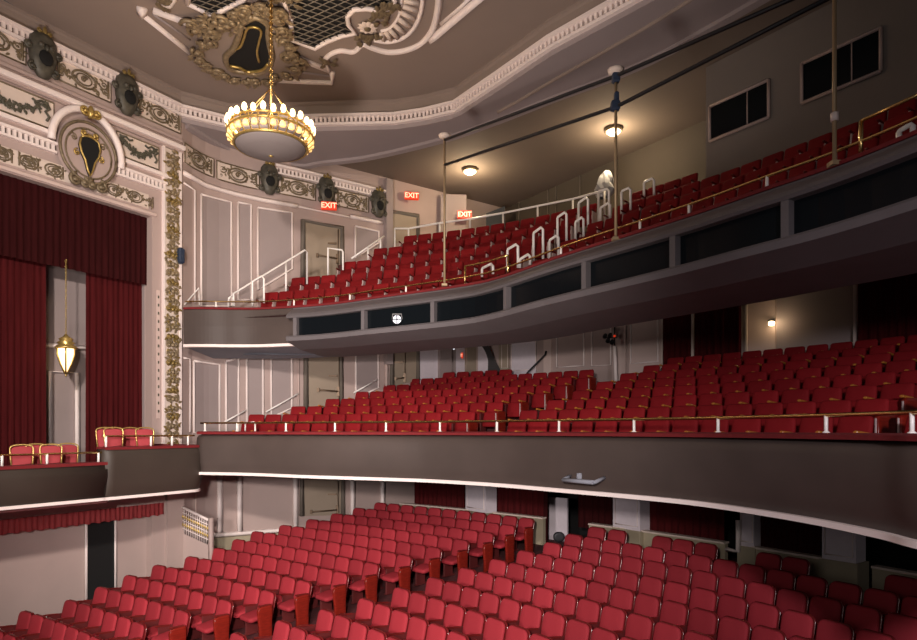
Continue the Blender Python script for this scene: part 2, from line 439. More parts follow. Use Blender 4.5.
# --- mezzanine
Md0, Mdr, Mz0, Mz1 = 1.769, .906, .184, .263
Bd0, Bdr, Bz0, Bz1 = 1.626, .883, 3.803, .585
def block(kind, base, d0, dr, z0, z1, p, spec, where, group, near=False):
    for k, (s, e) in spec.items():
        path = offset(base, d0+dr*k); L = arclen(path)
        ls = len_of(path, L, hit(path, s)); le = len_of(path, L, hit(path, e))
        n = max(1, round((le-ls)/p)+1)
        for i in range(n):
            pt, t = at_len(path, L, ls+(le-ls)*i/(n-1) if n > 1 else ls)
            if not inside(pt): continue
            rz = math.atan2(t.y, t.x)
            lab, end, first = where(k, i, n)
            place_seat(kind, pt, z0+z1*k-.872, rz, lab, group, end, first)
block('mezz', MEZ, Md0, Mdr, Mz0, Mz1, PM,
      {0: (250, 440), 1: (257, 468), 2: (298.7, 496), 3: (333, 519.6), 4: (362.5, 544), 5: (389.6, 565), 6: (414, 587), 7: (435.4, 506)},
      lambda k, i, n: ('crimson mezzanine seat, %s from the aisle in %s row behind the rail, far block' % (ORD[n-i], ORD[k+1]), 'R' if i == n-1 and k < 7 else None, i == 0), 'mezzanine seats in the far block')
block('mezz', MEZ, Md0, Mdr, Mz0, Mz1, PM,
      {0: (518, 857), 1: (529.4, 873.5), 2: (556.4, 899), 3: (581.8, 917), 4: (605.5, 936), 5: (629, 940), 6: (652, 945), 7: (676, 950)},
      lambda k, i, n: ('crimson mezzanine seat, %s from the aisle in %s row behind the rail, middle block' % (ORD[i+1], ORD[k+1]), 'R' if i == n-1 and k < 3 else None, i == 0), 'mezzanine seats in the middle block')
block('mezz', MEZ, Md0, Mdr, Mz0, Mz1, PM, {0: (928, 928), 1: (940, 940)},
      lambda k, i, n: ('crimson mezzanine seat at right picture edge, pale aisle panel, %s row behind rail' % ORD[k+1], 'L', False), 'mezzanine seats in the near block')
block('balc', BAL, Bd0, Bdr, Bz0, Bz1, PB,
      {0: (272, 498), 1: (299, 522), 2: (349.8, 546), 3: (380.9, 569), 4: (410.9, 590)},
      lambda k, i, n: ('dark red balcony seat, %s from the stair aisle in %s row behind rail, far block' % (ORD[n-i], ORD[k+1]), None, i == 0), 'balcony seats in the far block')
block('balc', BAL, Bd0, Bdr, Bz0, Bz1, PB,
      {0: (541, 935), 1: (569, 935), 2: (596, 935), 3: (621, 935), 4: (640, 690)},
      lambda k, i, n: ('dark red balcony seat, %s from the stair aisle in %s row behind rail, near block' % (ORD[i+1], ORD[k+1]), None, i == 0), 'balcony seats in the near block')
print('SEATS', len(SEATS))

# ------------------------------------------------------------------ floors
def zfloor_o(R): return -2.312-.1116*(R0-R)/DR-.872
mb = MB(); Rs = [15+i*1.0 for i in range(22)]
for i in range(len(Rs)-1):
    A = ring(Rs[i], 0, 61.0); Bq = ring(Rs[i+1], 0, 61.0)
    z0 = min(zfloor_o(Rs[i]), -3.184); z1 = min(zfloor_o(Rs[i+1]), -3.184)
    mb.strip([W3(p, z0) for p in A], [W3(p, z1) for p in Bq])
struct(mb.build('floor', M['carpet'], recalc=False))
def steps(name, base, d0, dr, z0, z1, rows, back, m, zr):
    mb = MB()
    for k in rows:
        o0 = d0+dr*k-.52-(.6 if k == 0 else 0); o1 = d0+dr*k+dr-.52 if k != rows[-1] else back
        A = offset(base, o0); Bq = offset(base, o1); zf = z0+z1*k-.872
        ok = [inside(p) and p[1] > -2 for p in A]
        for i in range(len(A)-1):
            if not (ok[i] and ok[i+1]): continue
            mb.quad(W3(A[i], zf), W3(A[i+1], zf), W3(Bq[i+1], zf), W3(Bq[i], zf))
            if k != rows[0]: mb.quad(W3(A[i], zf-z1), W3(A[i+1], zf-z1), W3(A[i+1], zf), W3(A[i], zf))
    return struct(mb.build(name, m, recalc=False))
steps('floor_mezzanine', MEZ, Md0, Mdr, Mz0, Mz1, list(range(8)), 11.5, M['carpet_grey'], 0)
steps('floor_balcony', BAL, Bd0, Bdr, Bz0, Bz1, list(range(5)), 8.6, M['carpet_grey'], 0)

# ------------------------------------------------------------------ side wall and back walls
def wall_strip(name, path, z0, z1, m):
    mb = MB(); mb.sweep(path, [(0, z0), (0, z1), (.15, z1), (.15, z0)], close=True); return struct(mb.build(name, m))
wall_strip('wall_left', WALL, -4.9, 8.5, M['wall'])
CORN = Vector(WALL[-1])
BOOTH0 = Vector((6.2, 14.45))
def bt_px(px):
    t = (px-CX)/F; s = (t*BOOTH0.y-BOOTH0.x)/(U_AX.x-t*U_AX.y); return BOOTH0+U_AX*s
bl = bt_px(706)
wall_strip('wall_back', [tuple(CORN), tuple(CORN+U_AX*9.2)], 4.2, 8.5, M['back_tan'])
# projection room wall with two windows
p_end = bl+U_AX*11
mb = MB(); mb.sweep([tuple(bl+B_AX*3.2), tuple(bl), tuple(p_end)], [(0, 4.5), (0, 8.5), (.12, 8.5), (.12, 4.5)], close=True)
struct(mb.build('wall_right', M['booth_wall']))
def booth_win(n, x0, x1, yt0, yt1, yb0, yb1):
    A = bt_px(x0)-B_AX*.02; Bq = bt_px(x1)-B_AX*.02
    zt = (zat(yt0, A.y)+zat(yt1, Bq.y))/2; zb = (zat(yb0, A.y)+zat(yb1, Bq.y))/2
    mb = MB()
    for (o, p0, p1) in ((0, zt, zt), (0, zb, zb)):
        mb.tube([W3(A-B_AX*.03, p0), W3(Bq-B_AX*.03, p0)], .04, 4)
    for q in (A, Bq): mb.tube([W3(q-B_AX*.03, zb), W3(q-B_AX*.03, zt)], .04, 4)
    m_ = (A*.35+Bq*.65); mb.tube([W3(m_-B_AX*.02, zb), W3(m_-B_AX*.02, zt)], .015, 4)
    o = struct(mb.build('window_%d' % n, M['wall'], recalc=True))
    MB().quad(W3(A-B_AX*.01, zb), W3(Bq-B_AX*.01, zb), W3(Bq-B_AX*.01, zt), W3(A-B_AX*.01, zt)).build('pane', M['glass'], o)
booth_win(1, 711, 770, 107, 80, 142, 117)
booth_win(2, 803, 882, 64, 28, 103, 72)

# ------------------------------------------------------------------ panel mouldings on the side wall
trim_n = [0]
def wpt(px, py, inn=.03):
    p = hit(WALL, px); a = hit(WALL, px-3); b = hit(WALL, px+3); t = (b-a).normalized(); n = Vector((t.y, -t.x))
    q = p+n*inn; return W3(q, zat(py, p.y))
def wline(pts, inn=.03, step=6):
    o = []
    for (x0, y0), (x1, y1) in zip(pts, pts[1:]):
        n = max(1, int(abs(x1-x0)/step))
        for i in range(n): o.append(wpt(x0+(x1-x0)*i/n, y0+(y1-y0)*i/n, inn))
    o.append(wpt(*pts[-1], inn)); return o
def trim(pts, w=.045, m='white', field=None, inn=.03):
    trim_n[0] += 1; mb = MB(); mb.tube(wline(pts, inn), w, 4)
    o = struct(mb.build('trim_%d' % trim_n[0], M[m]))
    if field:
        x0, x1, a0, a1, b0, b1 = field; f = MB(); n = 5
        top = [wpt(x0+(x1-x0)*i/n, a0+(a1-a0)*i/n, .012) for i in range(n+1)]; bot = [wpt(x0+(x1-x0)*i/n, b0+(b1-b0)*i/n, .012) for i in range(n+1)]
        f.strip(bot, top); f.build('panel_field', M['field'], o)
    return o
def frame(x0, x1, yt0, yt1, yb0, yb1, w=.035, m='white'):
    return trim([(x0, yt0), (x1, yt1), (x1, yb1), (x0, yb0), (x0, yt0)], w, m, (x0, x1, yt0, yt1, yb0, yb1))
# balcony level
trim([(183, 183), (194, 190.5), (194, 303)], .03)
frame(200.5, 231, 194.5, 202.4, 306, 306); frame(237.7, 251, 202.4, 205, 300, 300)
frame(257.6, 292, 207.7, 213, 290, 269); frame(355, 378.5, 226.3, 231.6, 258, 243)
trim([(183, 173), (193, 178.5), (204.5, 185), (220, 190), (236.4, 194.5), (263, 200.3), (297.5, 206.4)], .075)
trim([(297.5, 206.6), (350, 217.5)], .035); trim([(350, 216.5), (382, 223)], .07)
# mezzanine level
trim([(183, 358), (189, 359), (189, 432)], .03); frame(193, 219, 361, 364.7, 432.4, 432.4)
frame(225.7, 238.2, 361.5, 358, 434, 431); frame(246.5, 262.8, 352, 351, 425, 420); frame(271, 291.6, 350, 349, 418, 408)
frame(355.5, 378, 347, 346, 398, 388); trim([(298, 350), (298, 412)], .03, 'wall_warm'); trim([(386, 346), (386, 392)], .06, 'wall_warm')
# orchestra level
for x in (219, 239, 295, 352, 382): trim([(x, 476), (x, 532-(x-219)*.03)], .09)
trim([(208, 535), (215, 535.3), (239, 533.5), (283, 530), (297, 529)], .075)
trim([(195, 476), (195, 560)], .02, 'wall_warm')
# cream dado under the chair rail
mb = MB(); tp = wline([(208, 537), (239, 535.5), (297, 531)], .02); bt = [Vector((p.x, p.y, EZ-4.6)) for p in tp]; mb.strip(bt, tp)
struct(mb.build('trim_dado', M['cream_low']))
# cornice with dentils at the head of the frieze (px 276..386)
def side_cornice(x0, x1, z0, z1):
    a = hit(WALL, x0); b = hit(WALL, x1); L = arclen(WALL); s0 = len_of(WALL, L, a); s1 = len_of(WALL, L, b); pth = sub(WALL, s0, s1, .3)
    mb = MB(); mb.sweep(pth, [(0, z0), (-.13, z0), (-.13, z0+.05), (0, z0+.05)], close=True); mb.sweep(pth, [(0, z1-.09), (-.2, z1-.06), (-.2, z1), (0, z1)], close=True)
    gp = MB(); gp.sweep(pth, [(0, z0+.05), (-.06, z0+.05), (-.06, z1-.09), (0, z1-.09)], close=True)
    n = int((s1-s0)/.12)
    for i in range(n):
        p, t = at_len(WALL, L, s0+(i+.5)*.12); nn = Vector((t.y, -t.x)); q = p+nn*.09
        mb.box(W3(q, (z0+z1)/2-.02), (.06, .07, z1-z0-.14), Matrix.Rotation(math.atan2(t.y, t.x), 3, 'Z'))
    r_ = struct(mb.build('trim_cornice_side', M['white'])); gp.build('dentil_ground', M['dentil_gap'], r_); return r_
side_cornice(274, 386, 7.74, 8.0)

# doors on the side wall
def wall_door(n, x0, x1, yt0, yt1, yb0, yb1, bar=None, jamb=4):
    mb = MB(); k = 4
    top = [wpt(x0+(x1-x0)*i/k, yt0+(yt1-yt0)*i/k, .03) for i in range(k+1)]; bot = [wpt(x0+(x1-x0)*i/k, yb0+(yb1-yb0)*i/k, .03) for i in range(k+1)]
    mb.strip(bot, top); o = struct(mb.build('door_%d' % n, M['wall_tan']))
    mb = MB(); mb.tube([wpt(x0-jamb*.4, yb0, .03), wpt(x0-jamb*.4, yt0, .03), wpt(x1+jamb*.4, yt1, .03), wpt(x1+jamb*.4, yb1, .03)], .09, 4); mb.build('door_frame', M['tan_dark'], o)
    if bar:
        bx0, bx1, by0, by1 = bar
        mb = MB(); mb.tube([wpt(bx0, by0, .12), wpt(bx1, by1, .12)], .025, 5); mb.box(wpt(bx1, by1, .1), (.08, .08, .30)); mb.box(wpt(bx0, by0, .1), (.07, .07, .12))
        mb.tube([wpt(bx1+1, yt1+2, .08), wpt(bx1+1, yb1, .08)], .015, 4)
        mb.box(wpt(bx1-5, by1-15.5, .08), (.28, .06, .05)); mb.build('panic_bar', M['bar'], o)
    return o
wall_door(1, 304, 340, 221, 228, 290, 275, (316, 336, 256, 259.5))
wall_door(2, 307, 339, 352, 350, 412, 402, (317, 337, 390, 391.6))
wall_door(3, 303, 341, 477, 478, 516, 515, (310, 336, 511.5, 509.5))
wall_door(4, 390, 416, 211, 216, 245, 238, None)
wall_door(5, 393, 416, 344, 343, 386, 381, (394, 403, 379, 378))
# projecting wall pilaster past the last mask, and stepped wall beyond
mb = MB(); a = hit(WALL, 383.5); b = hit(WALL, 390); mb.sweep([tuple(a), tuple(b)], [(0, 2.2), (-.22, 2.2), (-.22, 8.4), (0, 8.4)], close=True); struct(mb.build('trim_pilaster', M['field']))

# ------------------------------------------------------------------ mezzanine fascia
MF = [p for p in clip(MFP) if CX+F*p[0]/p[1] > 194]
def strip_struct(name, path, prof, m, side=1, sm=False, close=False, caps=True):
    mb = MB(); mb.sweep(path, prof, side, sm, close, caps); return struct(mb.build(name, M[m]))
strip_struct('mezzanine_fascia', MF, [(.16, -.10), (.02, -.13), (-.03, -.18), (-.055, -.28), (-.05, -.5), (-.02, -.75), (.03, -.97), (.05, -1.0), (.25, -1.0), (.25, -.1)], 'brown_grey', sm=True, close=True)
strip_struct('trim_mezzanine_edge', MF, [(-.04, -.985), (-.04, -1.05), (.12, -1.05), (.12, -.985)], 'white', close=True)
strip_struct('mezzanine_cap', MF, [(-.05, -.05), (-.05, -.10), (.26, -.10), (.26, -.05), (.2, -.03), (0, -.03)], 'velvet', close=True)
strip_struct('mezzanine_parapet_back', MF, [(.25, -.1), (.25, -.75), (.29, -.75), (.29, -.1)], 'velvet', close=True)
# underside of the mezzanine: flat soffit to the back of the orchestra
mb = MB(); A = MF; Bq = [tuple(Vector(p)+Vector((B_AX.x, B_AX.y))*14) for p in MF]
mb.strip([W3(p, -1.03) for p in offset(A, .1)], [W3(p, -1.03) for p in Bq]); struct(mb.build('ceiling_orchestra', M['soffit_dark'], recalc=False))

def railing(name, label, path, zr, zb, r, px_posts, m='brass', mp='steel_white', pr=.022, inset=.1):
    P = offset(path, inset); L = arclen(P); mid = P[len(P)//2]
    t = thing(name, label, 'railing', W3(mid, zb))
    MB().tube([W3(p, zr) for p in P], r, 8).build('rail', M[m], t)
    for px in px_posts:
        q = hit(P, px); mb = MB(); mb.tube([W3(q, zb), W3(q, zr)], pr, 6); mb.lathe([(.04, 0), (.04, .015), (.02, .03)], W3(q, zb), 8); mb.build('post', M[mp], t)
    return t
railing('brass_railing', 'long brass guard rail on white posts along the mezzanine edge', [p for p in MF if CX+F*p[0]/p[1] > 196], .165, -.04, .022,
        (205, 237, 286, 335, 386, 440, 497, 559, 634, 718, 826, 912))

# ------------------------------------------------------------------ balcony fascia, light booths
BF = [p for p in clip(BFP) if CX+F*p[0]/p[1] > 182]
px_of = lambda p: CX+F*p[0]/p[1]
BFL = [p for p in BF if px_of(p) < 296]; BFR = [p for p in BF if px_of(p) > 292.5]
strip_struct('balcony_fascia', BFL, [(.05, 3.15), (-.01, 3.13), (-.02, 2.7), (.02, 2.22), (.3, 2.22), (.3, 3.12)], 'brown_grey', close=True)
strip_struct('trim_balcony_edge', BFL, [(-.03, 2.23), (-.03, 2.16), (.14, 2.16), (.14, 2.23)], 'white', close=True)
strip_struct('balcony_cap', BF, [(-.03, 3.185), (-.03, 3.14), (.30, 3.13), (.30, 3.18), (.22, 3.20), (0, 3.20)], 'velvet', close=True)
strip_struct('balcony_booth_shell', BFR, [(.3, 3.13), (-.01, 3.135), (-.03, 3.10), (-.30, 2.93), (-.36, 2.86), (-.33, 2.82), (-.02, 2.82), (-.02, 2.37), (-.33, 2.37), (-.37, 2.33), (-.34, 2.24), (.3, 2.10), (1.6, 2.04), (1.6, 2.2), (.3, 2.3)], 'booth', close=True)
strip_struct('balcony_soffit_lip', BFL, [(0, 2.18), (1.6, 2.04), (1.6, 2.2), (.1, 2.22)], 'soffit', close=True)
mb = MB(); A = offset(BF, 1.55); Bq = [tuple(Vector(p)+Vector((B_AX.x, B_AX.y))*13) for p in BF]
LV = [(1.5, 2.06), (3.0, 2.5), (4.5, 3.3), (5.6, 3.75), (14, 3.75)]
for (d0, z0), (d1, z1) in zip(LV, LV[1:]):
    mb.strip([W3(Vector(p)+B_AX*d0, z0) for p in BF], [W3(Vector(p)+B_AX*d1, z1) for p in BF])
struct(mb.build('ceiling_mezzanine', M['soffit'], recalc=False))
# booth windows between mullions
bo = offset(BFR, -.30); LB = arclen(bo); win_edges = [294.5, 362.5, 432, 505, 583.5, 672, 784, 930]
for i, (x0, x1) in enumerate(zip(win_edges, win_edges[1:])):
    s0 = len_of(bo, LB, hit(bo, x0)); s1 = len_of(bo, LB, hit(bo, x1)); pw = .055 if i else .03
    pth = sub(bo, s0+pw, s1-pw, .3); mb = MB()
    mb.strip([W3(p, 2.37) for p in offset(pth, .10)], [W3(p, 2.82) for p in offset(pth, .10)])
    o = struct(mb.build('window_%d' % (i+3), M['glass'], recalc=False))
    # mullion on the left of each window
    q, t = at_len(bo, LB, s0+.02); b = MB(); b.box(W3(q+Vector((-t.y, t.x))*.06, 2.595), (.10, .16, .46), Matrix.Rotation(math.atan2(t.y, t.x), 3, 'Z')); b.build('mullion', M['booth'], o)
# round work light behind the second booth window
q = hit(offset(BFR, -.30), 397); Y = q.y; ctr = at(397, 319.5, Y-.02)
t = thing('booth_spotlight', 'small round white spotlight in the second dark booth window', 'light', ctr)
rot = Matrix.Rotation(PI/2, 3, 'X')
mb = MB(); mb.lathe([(.05, .12), (.10, .08), (.115, 0), (.10, -.01)], ctr, 14, mtx=rot.inverted()); mb.build('housing', M['iron'], t)
mb = MB(); mb.lathe([(.095, 0), (.095, -.012)], ctr+Vector((0, -.012, 0)), 14, mtx=rot); mb.build('lens', M['spot'], t)
mb = MB(); mb.tube([ctr+Vector((-.09, -.035, 0)), ctr+Vector((.09, -.035, 0))], .012, 4); mb.tube([ctr+Vector((0, -.035, -.09)), ctr+Vector((0, -.035, .09))], .012, 4); mb.build('grille', M['iron'], t)
mb = MB(); mb.tube([ctr+Vector((-.11, .03, 0)), ctr+Vector((-.10, .03, .13)), ctr+Vector((.10, .03, .13)), ctr+Vector((.11, .03, 0))], .012, 5); mb.build('bracket', M['plastic'], t)

railing('brass_railing', 'long brass guard rail on short posts along the balcony edge', [p for p in BF if px_of(p) > 183], 3.36, 3.19, .020,
        (216, 294, 350, 406, 465, 561, 640, 689, 767, 835, 861), inset=.08)
def guard(x0, x1, label, h=.30, posts=True):
    P = [p for p in offset(BF, .08)]; L = arclen(P); s0 = len_of(P, L, hit(P, x0)); s1 = len_of(P, L, hit(P, x1)); pth = sub(P, s0, s1, .3)
    t = thing('aisle_guard_rail', label, 'railing', W3(pth[0], 3.19))
    MB().tube([W3(p, 3.36+h) for p in pth], .02, 6).build('rail', M['brass'], t)
    for q in (pth[0], pth[-1]): MB().tube([W3(q, 3.19), W3(q, 3.36+h)], .024, 6).build('post', M['brass'], t)
guard(465, 508, 'raised brass guard rail at the foot of the middle balcony stair', .24)
guard(861, 935, 'raised brass guard rail at the right end of the balcony edge', .24)

# ------------------------------------------------------------------ white hand rails
def handrail(label, groups, r=.028, name='handrail', cat='handrail', grp=None):
    pts = [p for g in groups for p in g]; c = sum(pts, Vector())/len(pts); c.z = min(p.z for p in pts)
    t = thing(name, label, cat, c, 0, grp)
    for i, g in enumerate(groups): MB().tube(g, r, 6).build('rail' if i == 0 else 'post', M['steel_white'], t)
    return t
def A3(l, Y0, Y1=None):
    Y1 = Y0 if Y1 is None else Y1; n = len(l)
    return [at(px, py, Y0+(Y1-Y0)*i/max(1, n-1)) for i, (px, py) in enumerate(l)]
Y1_, Y2_ = 17.3, 18.3
handrail('long white handrail climbing the far balcony stair along the wall', [A3([(233, 306), (233, 294), (305, 250), (307, 252), (307, 284)], 17.2, 18.2), A3([(286, 261.5), (286, 292)], 17.9)])
handrail('white hoop handrail at the foot of the far balcony stair', [A3([(252.5, 306), (252.5, 281.5), (262, 276), (264, 279), (264, 303)], 17.1)])
handrail('short white hoop rail on the box side end of the balcony edge', [A3([(228, 307), (229, 298), (233.5, 294.5), (234, 306)], 17.0)])
handrail('white hoop rail in front of the tan balcony exit door', [A3([(328, 275), (328, 248), (342, 250), (343, 252), (343, 270)], 18.6)])
handrail('sloping white wall rail between the two tan balcony doors', [A3([(351.4, 258.5), (384, 236)], 19.2, 19.8), A3([(368, 247), (368, 260)], 19.4), A3([(380.5, 239), (380.5, 250)], 19.6)])
handrail('slim white handrail on the low wall stub beside the proscenium pilaster', [A3([(184, 305), (199, 288), (199.5, 305)], 17.2)], .02)
# rail of the balcony cross aisle
P = offset(BAL, Bd0+Bdr*4+.42); cross = [(408.5, 228.6), (439.5, 223), (470, 219), (503, 213), (537.6, 206), (572.8, 199), (604.5, 190.5)]
g = []
for px, py in cross: q = hit(P, px); g.append(W3(q, zat(py, q.y)))
zfl = Bz0+Bz1*5-.872
posts = [[Vector((p.x, p.y, EZ+zfl-.3)), p] for p in g]
q0 = g[0]+Vector((-.45, .05, .02)); posts.append([Vector((q0.x, q0.y, EZ+zfl-.3)), q0])
handrail('long white guard rail along the balcony cross aisle', [[q0]+g]+posts, .03)
def hoop(label, x0, x1, yt0, yt1, yb0, yb1, k, w=.032):
    p = offset(BAL, Bd0+Bdr*k-.2); a = hit(p, x0); b = hit(p, x1); Y0 = a.y; Y1 = a.y*.985
    pts = [at(x0, yb0, Y0), at(x0, yt0+1.5, Y0), at(x0+.6, yt0, Y0), at(x1-2, yt1, Y1), at(x1, yt1+2, Y1), at(x1, yb1, Y1)]
    t = thing('hoop_handrail', label, 'handrail', Vector((pts[0].x, pts[0].y, min(q.z for q in pts))), 0, 'white hoop rails of the balcony stair')
    MB().tube(pts, w, 6).build('rail', M['steel_white'], t)
wd = ['lowest', 'second lowest', 'third lowest', 'fourth lowest', 'topmost']
for i, a in enumerate([(507.5, 518, 249, 244.5, 270, 268, 0), (533.5, 543, 232.5, 227.5, 264, 262, 1), (557.5, 566.5, 217, 212.5, 244, 244, 2), (578.5, 588, 202.5, 197.5, 233, 227, 3), (598.5, 609, 191, 189, 224, 222, 4)]):
    hoop('white hoop handrail of the stair left row, %s of five' % wd[i], *a)
for i, a in enumerate([(520, 530, 259, 254.5, 268, 265, 0), (549.5, 558.5, 240, 235.5, 262, 260, 1), (575.5, 583.5, 221.5, 217.5, 246, 240, 2), (600.5, 610, 207.5, 203, 230, 225, 3)]):
    hoop('white hoop handrail of the stair right row, %s of four' % wd[i] if i < 3 else 'white hoop handrail of the stair right row, nearest the top', *a)
hoop('white hoop handrail just right of the second tall pole', 621.5, 630.5, 191, 188, 214, 210, 3)
hoop('small white hoop handrail nearest the projection room corner', 644, 654, 182, 178.5, 198, 195, 4)
hoop('low white hoop handrail just below the brass balcony guard', 482, 493, 268, 264, 277, 274, 0)
hoop('thick white hoop handrail at the right edge of the balcony', 899, 913, 131, 124, 146, 139, 0, .035)
# white stair nosings of the balcony aisle
for k in range(1, 5):
    for j in range(2):
        p = offset(BAL, Bd0+Bdr*(k-.5+.5*j)); a = hit(p, 524+26*k-14); b = hit(p, 524+26*k+9); zf = Bz0+Bz1*(k-.5+.5*j)-.872
        MB().tube([W3(a, zf+.02), W3(b, zf+.02)], .03, 4)
        o = struct(MB().box(W3((a+b)/2, zf), ((b-a).length, .35, .10), Matrix.Rotation(math.atan2(b.y-a.y, b.x-a.x), 3, 'Z')).build('stair_tread', M['steel_white']))
# mezzanine wall rails
for lab, l in (('short white handrail on the mezzanine wall nearest the box', [(222.7, 422), (244.5, 410.4)]), ('white handrail on the mezzanine wall before the tan door', [(265, 412), (296.7, 394)]), ('white handrail on the mezzanine wall past the tan door', [(352, 393), (375.7, 379.8)])):
    g = [wpt(l[0][0], l[0][1], .12), wpt(l[1][0], l[1][1], .12)]
    handrail(lab, [g, [wpt(l[0][0]+2, l[0][1]-.8, .0), wpt(l[0][0]+2, l[0][1]-1.2, .12)], [wpt(l[1][0]-2, l[1][1]+1.2, .0), wpt(l[1][0]-2, l[1][1]+1.2, .12)]], .025)
handrail('small white hoop rail at the wall end of the mezzanine front row', [A3([(245, 436), (245.5, 423), (254, 422), (255.2, 424), (255.2, 436)], 15.6)], .022)

# ------------------------------------------------------------------ box wall (left of the picture)
ANG1 = math.atan2(D1.y, D1.x)
RZ1 = Matrix.Rotation(ANG1, 3, 'Z')              # local x along the wall, local -y into the house
def bwbox(mb, s0, s1, z0, z1, o0, o1, bev=0.):
    c = bw((s0+s1)/2, (z0+z1)/2, (o0+o1)/2); return mb.box(c, (abs(s1-s0), abs(o1-o0), abs(z1-z0)), RZ1, bev)
S152 = bw_s(152); S163 = bw_s(163)
SL = -9.5
mb = MB()
bwbox(mb, SL, 0, 5.45, 9.0, -.3, 0)
bwbox(mb, S152, 0, -4.9, 5.45, -.3, 0)
bwbox(mb, S163+.06, 0, -4.9, -1.55, 0, .10)
bwbox(mb, SL, S152, -4.9, -1.3, -.45, -.25)
bwbox(mb, SL, S163+.1, -1.9, -1.4, -.3, .02)
struct(mb.build('wall_front', M['wall']))
mb = MB(); bwbox(mb, SL, S152+.5, -1.3, 5.6, -1.3, -1.15); bwbox(mb, S152-.02, S152+.1, -1.3, 5.5, -1.2, -.3); struct(mb.build('wall_box_back', M['field']))
mb = MB(); bwbox(mb, SL, bw_s(105, 2.0), -1.50, -1.24, -1.15, 2.1); bwbox(mb, bw_s(105, 2.0), -1.55, -1.4, -.86, -1.15, 1.95); struct(mb.build('floor_box', M['carpet_grey']))
# pale panel mouldings on the back wall of the box
def bwframe(n, px0, px1, yt0, yt1, zb, off, w=.05):
    a = bwpx(px0, yt0, off); b = bwpx(px1, yt1, off); mb = MB()
    mb.tube([Vector((a.x, a.y, EZ+zb)), a, b, Vector((b.x, b.y, EZ+zb))], w, 4); return struct(mb.build('trim_%d' % n, M['white']))
bwframe(60, 50, 77, 371.5, 373, -1.2, -1.1, .065)
mb = MB(); mb.tube([bwpx(30, 344, -1.1), bwpx(100, 349, -1.1)], .06, 4); struct(mb.build('trim_61', M['white']))

def curtain(name, label, P, ztop, zbot, m, amp=.06, wl=.22, group=None, scallop=0., cat='curtain', parent=None):
    L = arclen(P); n = max(8, int(L[-1]/wl*6)); mb = MB(); rows = []
    lev = [ztop, ztop-(ztop-zbot)*.3, ztop-(ztop-zbot)*.7, zbot]
    rr = random.Random(len(name)+int(P[0][0]*100))
    ph = [rr.uniform(-.6, .6) for _ in range(n+1)]
    for li, z in enumerate(lev):
        row = []
        for i in range(n+1):
            s = L[-1]*i/n; p, t = at_len(P, L, s); nn = Vector((t.y, -t.x)); a = amp*(.5+.17*li)*(math.sin(2*PI*s/wl+1.6*math.sin(s*2.3+P[0][0])+ph[i]*.5)+.5*math.sin(2*PI*s/wl*.37+li*.25+P[0][1]))
            zz = z+(scallop*math.sin(2*PI*s/(wl*2.1)) if li == 3 else 0)
            row.append(W3(p+nn*a, zz))
        rows.append(row)
    for a, b in zip(rows, rows[1:]): mb.strip(a, b, True)
    o = mb.build(name, M[m], parent, recalc=False)
    if parent is None: tag(o, label, cat, group)
    return o
def bwpath(px0, px1, off): 
    a = K+N1*off+D1*(bw_s(px0, off) if px0 is not None else SL); b = K+N1*off+D1*bw_s(px1, off); return [tuple(a), tuple(b)]
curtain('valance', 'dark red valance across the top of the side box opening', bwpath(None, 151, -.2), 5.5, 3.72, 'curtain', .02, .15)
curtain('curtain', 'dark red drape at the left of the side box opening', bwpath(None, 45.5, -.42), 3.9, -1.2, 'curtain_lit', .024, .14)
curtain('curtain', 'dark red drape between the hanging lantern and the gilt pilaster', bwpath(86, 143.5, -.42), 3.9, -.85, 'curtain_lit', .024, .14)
curtain('fringe_valance', 'short red fringe hanging below the side box front', bwpath(None, 164, .05), -1.88, -2.19, 'fringe', .02, .12, scallop=.015)
# doorway in the wall below the box
a0, a1 = bw_s(87, -.2), bw_s(114.5, -.2)
zb_ = zat(587, (K+D1*a0).y)
mb = MB(); bwbox(mb, a0, a1, -4.2, -1.9, -.25, -.22); o = struct(mb.build('door_6', M['black']))
mb = MB(); mb.tube([bw(a0-.02, -4.15, -.2), bw(a0-.02, -1.9, -.2)], .035, 4); mb.tube([bw(a1+.02, -4.15, -.2), bw(a1+.02, -1.9, -.2)], .03, 4); mb.tube([bw(a0, -4.08, -.2), bw(a1, -4.08, -.2)], .035, 4); mb.build('door_frame', M['white'], o)

# ---- box parapets
def box_path(off, s_end, s_start):
    r = .45; p = [K+N1*off+D1*s_start]
    n = 10
    for i in range(n+1): p.append(K+N1*off+D1*(s_start+(s_end-r-s_start)*i/n))
    c = K+N1*(off-r)+D1*(s_end-r)
    for i in range(1, 9):
        a = PI/2*i/8; p.append(c+N1*(r*math.cos(a))+D1*(r*math.sin(a)))
    p.append(K+N1*(-.1)+D1*s_end)
    return [tuple(q) for q in p[1:]]
BO = 2.2
s105 = bw_s(105, BO); s_end = bw_s(197, BO-.35)+.12
prof_u = lambda zt: [(0, zt-.04), (.0, zt-.10), (-.025, zt-.16), (-.03, zt-.25), (.0, -1.1), (.06, -1.34), (.09, -1.40), (.3, -1.40), (.3, zt-.04)]
low = [tuple(K+N1*BO+D1*s) for s in (SL, -7, -6, -5, s105+.04)]
upp = box_path(BO, s_end, s105)
for nm, pth, zt in (('box_parapet', low, -.655), ('box_parapet', upp, -.35)):
    mb = MB(); mb.sweep(pth, prof_u(zt), 1, True, True); struct(mb.build(nm, M['brown']))
    mb = MB(); mb.sweep(pth, [(-.03, zt), (-.03, zt-.06), (.32, zt-.06), (.32, zt)], 1, False, True); struct(mb.build('box_cap', M['velvet']))
    mb = MB(); mb.sweep(pth, [(.05, -1.39), (.05, -1.45), (.25, -1.45), (.25, -1.39)], 1, False, True); struct(mb.build('trim_box_edge', M['white']))
